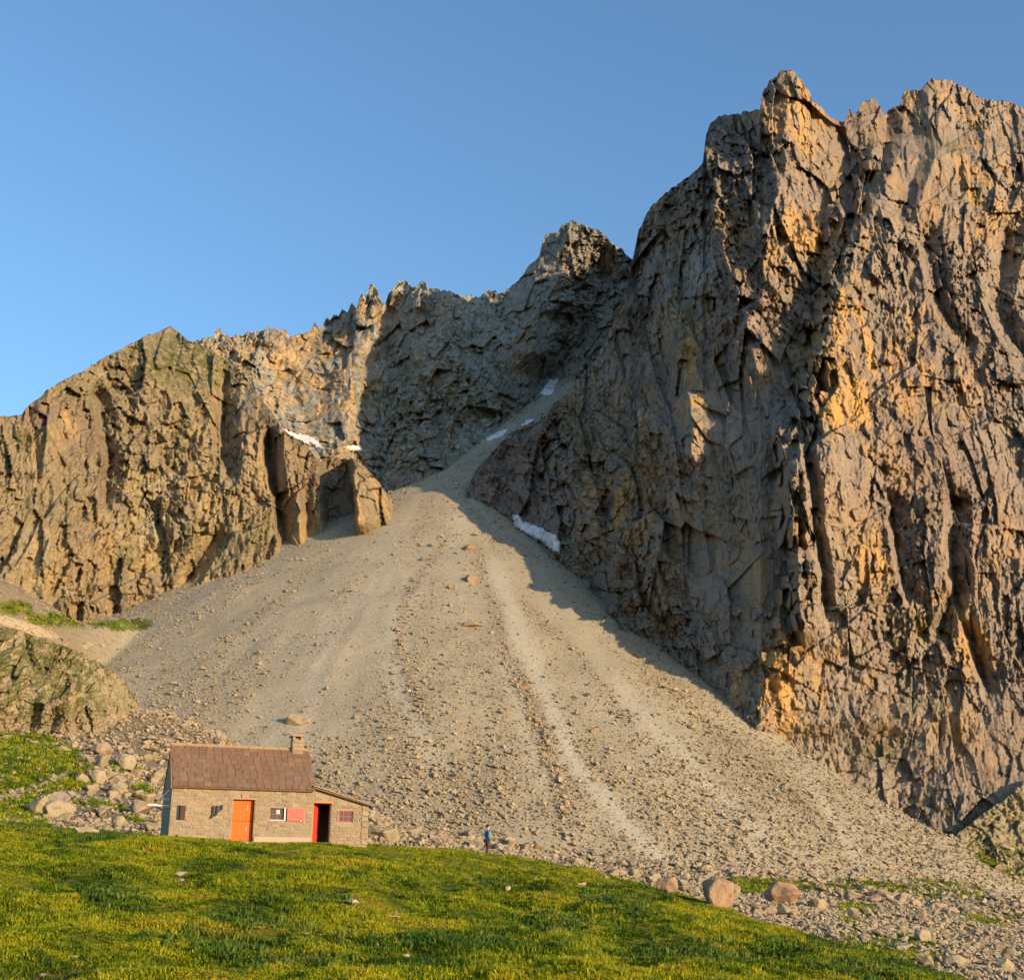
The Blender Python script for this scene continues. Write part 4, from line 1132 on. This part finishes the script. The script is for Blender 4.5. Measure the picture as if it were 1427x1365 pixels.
# gable ends, back walls, floor
g = MB().prism_x([(0.451, -0.7), (DEP, -0.7), (DEP, EZ), (RY, RZ - 0.02), (0.451, EZ + 0.38)], 0.0, 0.4); g.build('gable_wall', MAT['mortar'], hut)
g = MB().prism_x([(0.451, -0.7), (DEP, -0.7), (DEP, EZ), (RY, RZ - 0.02), (0.451, EZ + 0.38)], W - 0.4, W - 0.002); g.build('gable_wall', MAT['mortar'], hut)
MB().box(0.401, W - 0.401, DEP - 0.4, DEP - 0.001, -0.7, EZ).build('back_wall', MAT['mortar'], hut)
MB().prism([(W + 0.002, -0.7), (LW - 0.002, -0.7), (LW - 0.002, atop(LW)), (W + 0.002, atop(W))], 3.0, 3.4).prism([(LW - 0.4, -0.7), (LW - 0.002, -0.7), (LW - 0.002, atop(LW)), (LW - 0.4, atop(LW - 0.4))], 0.421, 2.999).build('back_wall', MAT['mortar'], hut)
MB().box(0.41, W - 0.41, 0.46, DEP - 0.41, -0.3, -0.02).build('floor', MAT['concrete'], hut)
MB().box(W + 0.01, LW - 0.41, 0.43, 2.99, -0.3, -0.02).build('floor', MAT['concrete'], hut)

# wall stones: shared block meshes, each stone its own object
BLK = []
for i in range(6):
    rn = random.Random(900 + i); bm = bmesh.new()
    bmesh.ops.create_cube(bm, size=1.0)
    for v in bm.verts: v.co += Vector((rn.uniform(-0.09, 0.09), rn.uniform(-0.05, 0.05), rn.uniform(-0.13, 0.13)))
    bmesh.ops.bevel(bm, geom=list(bm.edges), offset=0.10, segments=1, affect='EDGES', clamp_overlap=True)
    me = bpy.data.meshes.new('stone'); bm.to_mesh(me); bm.free(); me.materials.append(MAT['wallstone']); BLK.append(me)
def lay_stones(parent, x0, x1, top, holes, yf, zstart, rh, lens, limit=290):
    n = 0; z = zstart
    while z < 2.4:
        h = HR.uniform(*rh); x = x0 + 0.01
        while x < x1 - 0.08:
            l = min(HR.uniform(*lens), x1 - x)
            if x1 - x - l < 0.14: l = x1 - x
            cz = z + h / 2; xa, xb = x, x + l
            for hq in holes:
                if z + h > hq[2] + 0.02 and z < hq[3] - 0.02 and xb > hq[0] and xa < hq[1]:
                    if xa < hq[0] - 0.08: xb = hq[0] - 0.01
                    elif xb > hq[1] + 0.08: xa = hq[1] + 0.01
                    else: xa = xb
            if xb - xa > 0.07 and z + h < min(top(xa), top(xb)) - 0.01 and n < limit:
                o = bpy.data.objects.new('stone', HR.choice(BLK)); COL.objects.link(o); o.parent = parent
                d = 0.16
                o.scale = (xb - xa - HR.uniform(0.008, 0.035), d, h - HR.uniform(0.008, 0.03))
                o.location = ((xa + xb) / 2, yf + d / 2 - HR.uniform(-0.008, 0.016), cz)
                o.rotation_euler = (HR.uniform(-0.05, 0.05), HR.uniform(-0.06, 0.06), HR.uniform(-0.04, 0.04))
                n += 1
            x += l
        z += h
    return n
lay_stones(mw, 0.0, W, lambda x: EZ - 0.02, HM + [(3.42, W, -1, 0.24), (2.82, 3.12, 1.72, 1.95)], 0.02, -0.06, (0.10, 0.18), (0.17, 0.46), 298)
lay_stones(aw, W + 0.02, LW, atop, HA, 0.03, -0.06, (0.10, 0.2), (0.16, 0.44))
for z in np.arange(-0.05, 1.5, 0.24):                      # pale corner blocks of the lean-to
    o = bpy.data.objects.new('stone', BLK[int(z * 10) % 6]); COL.objects.link(o); o.parent = aw
    o.scale = (0.30, 0.34, 0.22); o.location = (LW - 0.14, 0.165, z + 0.11)
MB().box(3.43, W - 0.02, -0.035, 0.12, -0.5, 0.21).build('plinth', MAT['concrete'], hut, 0.015)
MB().box(2.84, 3.10, -0.02, 0.2, 1.735, 1.93).build('lintel_brick', MAT['brick'], hut, 0.01)
MB().box(2.42, 3.48, -0.006, 0.2, 1.692, 1.735).build('lintel', MAT['concrete'], hut, 0.008)
MB().box(2.40, 3.5, -0.25, 0.3, -0.3, -0.005).build('doorstep', MAT['concrete'], hut, 0.02)
MB().box(5.86, 6.72, -0.004, 0.3, 1.632, 1.74).build('lintel', MAT['verge'], hut, 0.01)

# roof
pitch = math.atan2(RZ - EZ, RY); ov = 0.16
roof = MB().prism_x([(-ov, EZ - ov * math.tan(pitch) + 0.02), (RY, RZ + 0.02), (DEP + ov, EZ - ov * math.tan(pitch) + 0.02), (DEP + ov, EZ - ov * math.tan(pitch) - 0.05), (RY, RZ - 0.06), (-ov, EZ - ov * math.tan(pitch) - 0.05)], -0.02, W + 0.04).build('roof', MAT['fasc'], hut)
SL = []
for i in range(5):
    rn = random.Random(950 + i); bm = bmesh.new(); bmesh.ops.create_cube(bm, size=1.0)
    for v in bm.verts:
        if v.co.y < 0: v.co += Vector((rn.uniform(-0.04, 0.04), rn.uniform(-0.07, 0.03), 0))
    bmesh.ops.bevel(bm, geom=list(bm.edges), offset=0.03, segments=1, affect='EDGES', clamp_overlap=True)
    me = bpy.data.meshes.new('slate'); bm.to_mesh(me); bm.free(); me.materials.append(MAT['slate']); SL.append(me)
slope_l = (RY + ov) / math.cos(pitch)
for side in (0, 1):
    rows_n = 9 if side == 0 else 5; rl = slope_l / rows_n
    for r in range(rows_n):
        x = -0.04 - (0.2 if r % 2 else 0.0) - HR.uniform(0, 0.05)
        while x < W + 0.06:
            l = HR.uniform(0.25, 0.37) if side == 0 else HR.uniform(0.45, 0.6)
            xa, xb = max(x, -0.04), min(x + l, W + 0.07)
            if xb - xa > 0.08:
                o = bpy.data.objects.new('slate', HR.choice(SL)); COL.objects.link(o); o.parent = roof
                d = (r + 0.45) * rl
                yy_ = -ov + d * math.cos(pitch) - 0.0; zz_ = EZ - ov * math.tan(pitch) + d * math.sin(pitch) + 0.045
                o.scale = (xb - xa - 0.014, rl * 1.22, 0.028)
                tl = pitch - 0.05
                if side == 0:
                    o.location = ((xa + xb) / 2, yy_, zz_ + HR.uniform(0, 0.012)); o.rotation_euler = (tl + HR.uniform(-0.015, 0.015), 0, HR.uniform(-0.02, 0.02))
                else:
                    o.location = ((xa + xb) / 2, DEP - yy_, zz_); o.rotation_euler = (tl, 0, math.pi)
            x += l
for i in range(9):
    xa = -0.05 + i * (W + 0.1) / 9
    MB().prism_x([(RY - 0.12, RZ - 0.03), (RY, RZ + 0.10), (RY + 0.12, RZ - 0.03)], xa, xa + (W + 0.1) / 9 - 0.012).build('ridge_tile', MAT['ridge'], roof, 0.012)
v = MB().prism_x([(-ov - 0.02, EZ - ov * math.tan(pitch) + 0.02), (RY, RZ + 0.03), (RY, RZ - 0.10), (-ov - 0.02, EZ - ov * math.tan(pitch) - 0.09)], -0.075, -0.045).build('verge_board', MAT['verge'], roof)

# chimney
ch = MB().box(5.14, 5.62, RY - 0.28, RY + 0.28, RZ - 0.45, RZ + 0.42).build('chimney', MAT['ridge'], hut, 0.01)
cr_ = 0
for zi in range(4):
    for xi in range(2):
        o = bpy.data.objects.new('stone', BLK[(zi * 2 + xi) % 6]); COL.objects.link(o); o.parent = ch
        o.scale = (0.245, 0.12, 0.155); o.location = (5.26 + xi * 0.245 + (0.03 if zi % 2 else -0.01), RY - 0.255, RZ - 0.14 + zi * 0.165)
MB().box(5.15, 5.26, RY - 0.26, RY + 0.26, RZ + 0.421, RZ + 0.56).build('chimney_pier', MAT['mortar'], ch)
MB().box(5.50, 5.61, RY - 0.26, RY + 0.26, RZ + 0.421, RZ + 0.56).build('chimney_pier', MAT['mortar'], ch)
MB().box(5.08, 5.68, RY - 0.33, RY + 0.33, RZ + 0.561, RZ + 0.64).build('chimney_cap', MAT['ridge'], ch, 0.012)

# lean-to roof
def slab(x0, x1, y0, y1, t, off):
    z0, z1 = atop(x0) + off, atop(x1) + off
    return MB().prism([(x0, z0), (x1, z1), (x1, z1 + t), (x0, z0 + t)], y0, y1)
ar = slab(W - 0.06, LW + 0.17, -0.16, 3.5, 0.055, 0.012).build('annex_roof', MAT['fasc'], hut)
for i in range(6):
    a = W - 0.07 + i * 0.43
    slab(a, a + 0.47, -0.19, 3.52, 0.03, 0.072 + 0.006 * (5 - i)).build('roof_slab', MAT['concrete'], ar, 0.006)

# doors
dr = empty('door'); dr.parent = hut; dr.location = (2.5, 0.26, 0.0); dr['label'] = 'orange two-leaf stable door set deep in the wall'
MB().box(0.0, 0.9, 0.051, 0.10, -0.1, 1.69).build('door_frame', MAT['darkwood'], dr)
for nm, za, zb in (('lower_leaf', 0.0, 0.83), ('upper_leaf', 0.845, 1.68)):
    lf = empty(nm); lf.parent = dr
    for i in range(6):
        x = 0.015 + i * 0.145
        MB().box(x, x + 0.142, 0.0, 0.045, za, zb).build('plank', MAT['orange'], lf, 0.006)
    MB().box(0.6, 0.66, -0.03, -0.001, za + 0.45, za + 0.62).build('handle' if za > 0.5 else 'bolt', MAT['steel'], lf, 0.006)
dr2 = empty('door'); dr2.parent = hut; dr2.location = (5.93, 0.30, 0.0); dr2.rotation_euler = (0, 0, math.radians(60)); dr2['label'] = 'red door of the lean-to standing open'
for i in range(5):
    MB().box(0.0 + i * 0.145, 0.143 + i * 0.145, -0.02, 0.02, 0.02, 1.60).build('plank', MAT['red'], dr2, 0.005)
MB().box(0.02, 0.7, -0.04, -0.021, 0.25, 0.34).build('batten', MAT['red'], dr2)
MB().box(0.02, 0.7, -0.04, -0.021, 1.25, 1.34).build('batten', MAT['red'], dr2)

# windows
def window(name, x0, x1, z0, z1, y, nx, nz, frame_mat, bar_mat, white_right=False, lab=None):
    w = empty(name); w.parent = hut; w.location = (x0, y, z0)
    if lab: w['label'] = lab
    W_, H_ = x1 - x0, z1 - z0; t = 0.03
    MB().box(0, W_, 0, 0.06, 0, t).box(0, W_, 0, 0.06, H_ - t, H_).box(0, t, 0, 0.06, t, H_ - t).box(W_ - t, W_, 0, 0.06, t, H_ - t).build('frame', frame_mat, w)
    for i in range(1, nx):
        x = i * W_ / nx; MB().box(x - 0.012, x + 0.012, 0.004, 0.05, t, H_ - t).build('glazing_bar', bar_mat, w)
    for j in range(1, nz):
        z = j * H_ / nz; MB().box(t, W_ - t, 0.006, 0.046, z - 0.011, z + 0.011).build('glazing_bar', bar_mat, w)
    for i in range(nx):
        for j in range(nz):
            xa, xb = max(t, i * W_ / nx), min(W_ - t, (i + 1) * W_ / nx); za, zb = max(t, j * H_ / nz), min(H_ - t, (j + 1) * H_ / nz)
            MB().box(xa + 0.002, xb - 0.002, 0.024, 0.03, za + 0.002, zb - 0.002).build('pane', MAT['glass'], w)
    return w
w1 = window('window', 4.06, 4.70, 0.90, 1.38, 0.17, 2, 2, MAT['red'], MAT['red'], lab='small red-barred window with pale reveal beside the pink shutter')
MB().box(0.60, 0.64, -0.16, -0.005, 0.0, 0.48).build('reveal', MAT['whitepaint'], w1)
MB().box(0.0, 0.64, -0.16, -0.005, -0.02, 0.0).build('sill', MAT['whitepaint'], w1)
MB().box(0.29, 0.42, 0.005, 0.022, 0.26, 0.42).build('white_pane', MAT['whitepaint'], w1)  # white panel in front of the glass, drawn as a white pane
w2 = window('window', 7.00, 7.61, 0.88, 1.35, 0.10, 3, 2, MAT['red'], MAT['red'], lab='red-barred window of the lean-to')
sh = empty('shutter'); sh.parent = hut; sh.location = (4.77, -0.05, 0.86); sh['label'] = 'faded pinkish red shutter folded back against the wall'
for i in range(4):
    MB().box(i * 0.185, 0.182 + i * 0.185, 0.0, 0.03, 0.0, 0.53).build('plank', MAT['shutter'], sh, 0.004)
MB().prism([(0.03, 0.42), (0.10, 0.42), (0.71, 0.08), (0.64, 0.08)], -0.02, -0.001).build('brace', MAT['shutter'], sh)
MB().box(0.56, 0.60, -0.035, -0.021, 0.0, 0.05).build('catch', MAT['whitepaint'], sh)
sw = empty('window_slot'); sw.parent = hut; sw.location = (0.24, 0.2, 0.80)
MB().box(0.0, 0.36, 0.10, 0.13, 0.0, 0.58).build('backing', MAT['darkwood'], sw)
MB().box(0.15, 0.36, -0.19, -0.15, 0.0, 0.575).build('shutter', MAT['darkwood'], sw, 0.005)
MB().box(0.0, 0.15, 0.02, 0.04, 0.0, 0.575).build('pane', MAT['glass'], sw)

# white bracket on the gable end, cord, washing line and socks
def world_from_hut(p): return HUT_O + Matrix.Rotation(HUT_A, 3, 'Z') @ Vector(p)
def top_thing(name, mb, mat, label, cat, group=None):
    o = mb.build(name, mat); o.location = HUT_O; o.rotation_euler = (0, 0, HUT_A)
    return tag(o, label, cat, group)
def hp(px, py, y):
    """hut-local point at local depth y seen at the pixel"""
    k, t = rk(px, py); c, s_n = math.cos(HUT_A), math.sin(HUT_A)
    k = float(k); t = float(t)
    # local y = -(X-X0) s + (Y-Y0) c
    Y = (y + -HUT_O.x * s_n + HUT_O.y * c) / (-k * s_n + c)
    dx, dy = k * Y - HUT_O.x, Y - HUT_O.y
    return Vector((dx * c + dy * s_n, y, t * Y - HUT_O.z))
br = empty('gable_bracket', HUT_O, HUT_A)
tag(br, 'white metal rod bracket sticking out from the shaded gable of the hut', 'bracket')
a1, b1 = hp(206, 1121, 0.6), hp(243, 1122.5, 0.6); b1.x = 0.002
MB().tube(a1, (b1.x, a1.y, b1.z), 0.036).build('rod', MAT['whitepaint'], br)
a2 = hp(222, 1113, 1.1); b2 = hp(240, 1113, 1.1)
MB().tube(a2, (0.002, a2.y, b2.z), 0.036).build('rod', MAT['whitepaint'], br)
b3 = hp(240, 1100, 1.1)
MB().tube(a2, (0.002, a2.y, b3.z), 0.036).build('stay', MAT['whitepaint'], br)
cd_ = top_thing('cord', MB().tube((-0.02, 0.9, 0.62), hp(216, 1184, -0.2), 0.014), MAT['rope'], 'thin grey cord slanting from the gable down into the grass', 'cord')
q0, q1 = hp(291, 1121, -0.05), hp(326, 1118, -0.05)
ln = MB()
prev = None
for i in range(9):
    t = i / 8; p = q0.lerp(q1, t); p.z -= 0.05 * math.sin(math.pi * t); p.y = -0.05
    if prev is not None: ln.tube(prev, p, 0.006, n=5)
    prev = p
top_thing('washing_line', ln, MAT['rope'], 'short washing line strung across the front wall', 'washing line')
def sock(px, py, h, lab):
    p = hp(px, py, -0.055); l = h / 33.0
    m = MB()
    m.prism([(-0.045, 0.0), (0.045, 0.0), (0.04, -l * 0.6), (0.02, -l * 0.8), (-0.06, -l), (-0.10, -l * 0.93), (-0.045, -l * 0.68)], -0.02, 0.02)
    o = m.build('sock', MAT['sock'], None, 0.008); o.location = world_from_hut(p); o.rotation_euler = (0, 0, HUT_A)
    return tag(o, lab, 'sock', 'washing on the hut wall')
sock(298, 1122.5, 17, 'dark sock hanging at the left on the washing line')
sock(303.5, 1122, 14, 'dark sock hanging next to the first on the washing line')
sock(309.5, 1121, 8, 'smallest dark cloth on the washing line, nearest the orange door')

# ------------------------------------------------------------------ the hiker
def skin_mesh(name, verts, edges, radii, mat, parent, root=0, sub=2):
    me = bpy.data.meshes.new(name); me.from_pydata(verts, edges, []); me.update()
    o = link(name, me, mat, parent)
    md = o.modifiers.new('skin', 'SKIN'); md.use_smooth_shade = True
    sv = me.skin_vertices[0].data
    for i, r in enumerate(radii):
        sv[i].radius = (r, r) if not isinstance(r, tuple) else r
        sv[i].use_root = (i == root)
    if sub:
        m2 = o.modifiers.new('sub', 'SUBSURF'); m2.levels = sub; m2.render_levels = sub
    return o
MAT['skin'] = plain('skin', (0.50, 0.28, 0.19), 0.6, 0.06, 20)
MAT['hair'] = plain('dark_hair', (0.022, 0.016, 0.013), 0.7, 0.3, 60)
MAT['jacket'] = plain('blue_jacket', (0.015, 0.15, 0.34), 0.75, 0.18, 12)
MAT['trousers'] = plain('plum_trousers', (0.055, 0.035, 0.045), 0.85, 0.2, 12)
MAT['shoe'] = plain('brown_boot', (0.06, 0.04, 0.028), 0.8, 0.2, 20)
mp_ = at(679, 1192, 76.0); mp_.z = total_h(mp_.x, mp_.y) - 0.02
man = empty('person', mp_, math.radians(-62))          # local +y is forward: he walks to the right and away
man.scale = (1.05, 1.05, 1.05)
tag(man, 'person in blue jacket and dark trousers walking on the hill crest', 'person')
V = [(0, 0, 0.95), (0, -0.01, 1.10), (0, 0.0, 1.28), (0, 0.0, 1.42), (0, 0.02, 1.50), (0, 0.035, 1.57), (0, 0.04, 1.65), (0, 0.035, 1.71),
     (-0.10, 0, 0.90), (-0.11, 0.06, 0.50), (-0.11, 0.03, 0.10), (-0.11, 0.16, 0.04), (0.10, 0, 0.90), (0.11, -0.02, 0.50), (0.11, -0.14, 0.11), (0.11, -0.03, 0.04),
     (-0.19, 0.0, 1.40), (-0.25, 0.02, 1.13), (-0.20, 0.20, 1.22), (-0.11, 0.24, 1.40), (0.19, 0.0, 1.40), (0.24, -0.05, 1.12), (0.23, 0.06, 0.88), (0.23, 0.08, 0.80)]
Ed = [(0, 1), (1, 2), (2, 3), (3, 4), (4, 5), (5, 6), (6, 7), (0, 8), (8, 9), (9, 10), (10, 11), (0, 12), (12, 13), (13, 14), (14, 15), (3, 16), (16, 17), (17, 18), (18, 19), (3, 20), (20, 21), (21, 22), (22, 23)]
Rr = [(0.15, 0.11), (0.145, 0.10), (0.16, 0.11), (0.12, 0.09), 0.058, 0.085, 0.098, 0.075, 0.088, 0.06, 0.042, 0.035, 0.088, 0.06, 0.042, 0.035, 0.055, 0.043, 0.035, 0.03, 0.055, 0.043, 0.035, 0.03]
skin_mesh('body', V, Ed, Rr, MAT['skin'], man)
sel = [0, 1, 2, 3, 16, 17, 18, 20, 21, 22]
mpi = {a: i for i, a in enumerate(sel)}
jr = {0: (0.175, 0.135), 1: (0.168, 0.125), 2: (0.182, 0.132), 3: (0.14, 0.105), 16: 0.078, 17: 0.062, 18: 0.05, 20: 0.078, 21: 0.062, 22: 0.05}
skin_mesh('jacket', [V[a] for a in sel], [(mpi[a], mpi[b]) for a, b in Ed if a in mpi and b in mpi], [jr[a] for a in sel], MAT['jacket'], man)
sel = [0, 8, 9, 10, 12, 13, 14]
mpi = {a: i for i, a in enumerate(sel)}
tr_ = {0: (0.165, 0.125), 8: 0.108, 9: 0.08, 10: 0.064, 12: 0.108, 13: 0.08, 14: 0.064}
skin_mesh('trousers', [V[a] for a in sel], [(mpi[a], mpi[b]) for a, b in Ed if a in mpi and b in mpi], [tr_[a] for a in sel], MAT['trousers'], man)
for (a, b) in ((10, 11), (14, 15)):
    p, q = Vector(V[a]), Vector(V[b])
    skin_mesh('boot', [p + Vector((0, -0.03, 0.02)), p + Vector((0, -0.02, -0.05)), q + Vector((0, -0.05, 0.005)), q], [(0, 1), (1, 2), (2, 3)], [0.062, 0.06, 0.05, 0.038], MAT['shoe'], man, 0, 1)
bm = bmesh.new(); bmesh.ops.create_uvsphere(bm, u_segments=16, v_segments=10, radius=0.108)
for v in bm.verts:
    v.co.z *= 1.12; v.co.y *= 1.12
    if v.co.y > 0.02 and v.co.z < 0.04: v.co *= 0.72
    if v.co.z < -0.05: v.co *= 0.8
me = bpy.data.meshes.new('hair'); bm.to_mesh(me); bm.free()
for p in me.polygons: p.use_smooth = True
hr_ = link('hair', me, MAT['hair'], man); hr_.location = (0, 0.022, 1.68)
def fingers(nm, c, d, sd):
    d = Vector(d).normalized(); side = d.cross(Vector((0, 0, 1))).normalized() if abs(d.z) < 0.9 else Vector((1, 0, 0))
    vs, es, rs = [Vector(c) - d * 0.02, Vector(c) + d * 0.05], [(0, 1)], [0.03, 0.034]
    for i, L in enumerate((0.062, 0.072, 0.068, 0.052)):
        o = side * (i - 1.5) * 0.019
        vs += [Vector(c) + d * 0.08 + o, Vector(c) + d * (0.08 + L * 0.6) + o + Vector((0, 0.012, 0)), Vector(c) + d * (0.08 + L) + o + Vector((0, 0.028, 0))]
        b = len(vs) - 3; es += [(1, b), (b, b + 1), (b + 1, b + 2)]; rs += [0.0095, 0.009, 0.008]
    vs += [Vector(c) + side * 0.035 * sd + d * 0.03, Vector(c) + side * 0.06 * sd + d * 0.07]
    b = len(vs) - 2; es += [(0, b), (b, b + 1)]; rs += [0.011, 0.009]
    skin_mesh(nm, [tuple(v) for v in vs], es, rs, MAT['skin'], man, 0, 1)
fingers('hand', V[23], (0, 0.25, -1), 1)
fingers('hand', V[19], (0.2, 0.15, 1), -1)

# little shrub on the rubble right of the hiker
sp_loc = cast(846, 1194)[0]
sb = empty('shrub', sp_loc)
tag(sb, 'small bright green shrub growing from the rubble right of the hiker', 'shrub')
rn = random.Random(4)
stem = MB()
for i in range(7):
    a = rn.uniform(0, 6.28); stem.tube((0, 0, -0.05), (0.25 * math.cos(a), 0.25 * math.sin(a), rn.uniform(0.3, 0.6)), 0.02, 0.008, 5)
stem.build('stems', MAT['darkwood'], sb)
vs, fs = [], []
for i in range(420):
    d = Vector((rn.gauss(0, 1), rn.gauss(0, 1), rn.gauss(0, 0.8))).normalized() * (0.42 * rn.random() ** 0.4)
    c = d + Vector((0, 0, 0.42)); u = Vector((rn.gauss(0, 1), rn.gauss(0, 1), rn.gauss(0, 1))).normalized(); w = u.orthogonal().normalized()
    b = len(vs); vs += [c - u * 0.05, c + w * 0.022, c + u * 0.05, c - w * 0.022]; fs.append((b, b + 1, b + 2, b + 3))
me = bpy.data.meshes.new('foliage'); me.from_pydata(vs, [], fs); link('foliage', me, MAT['leafy'], sb)
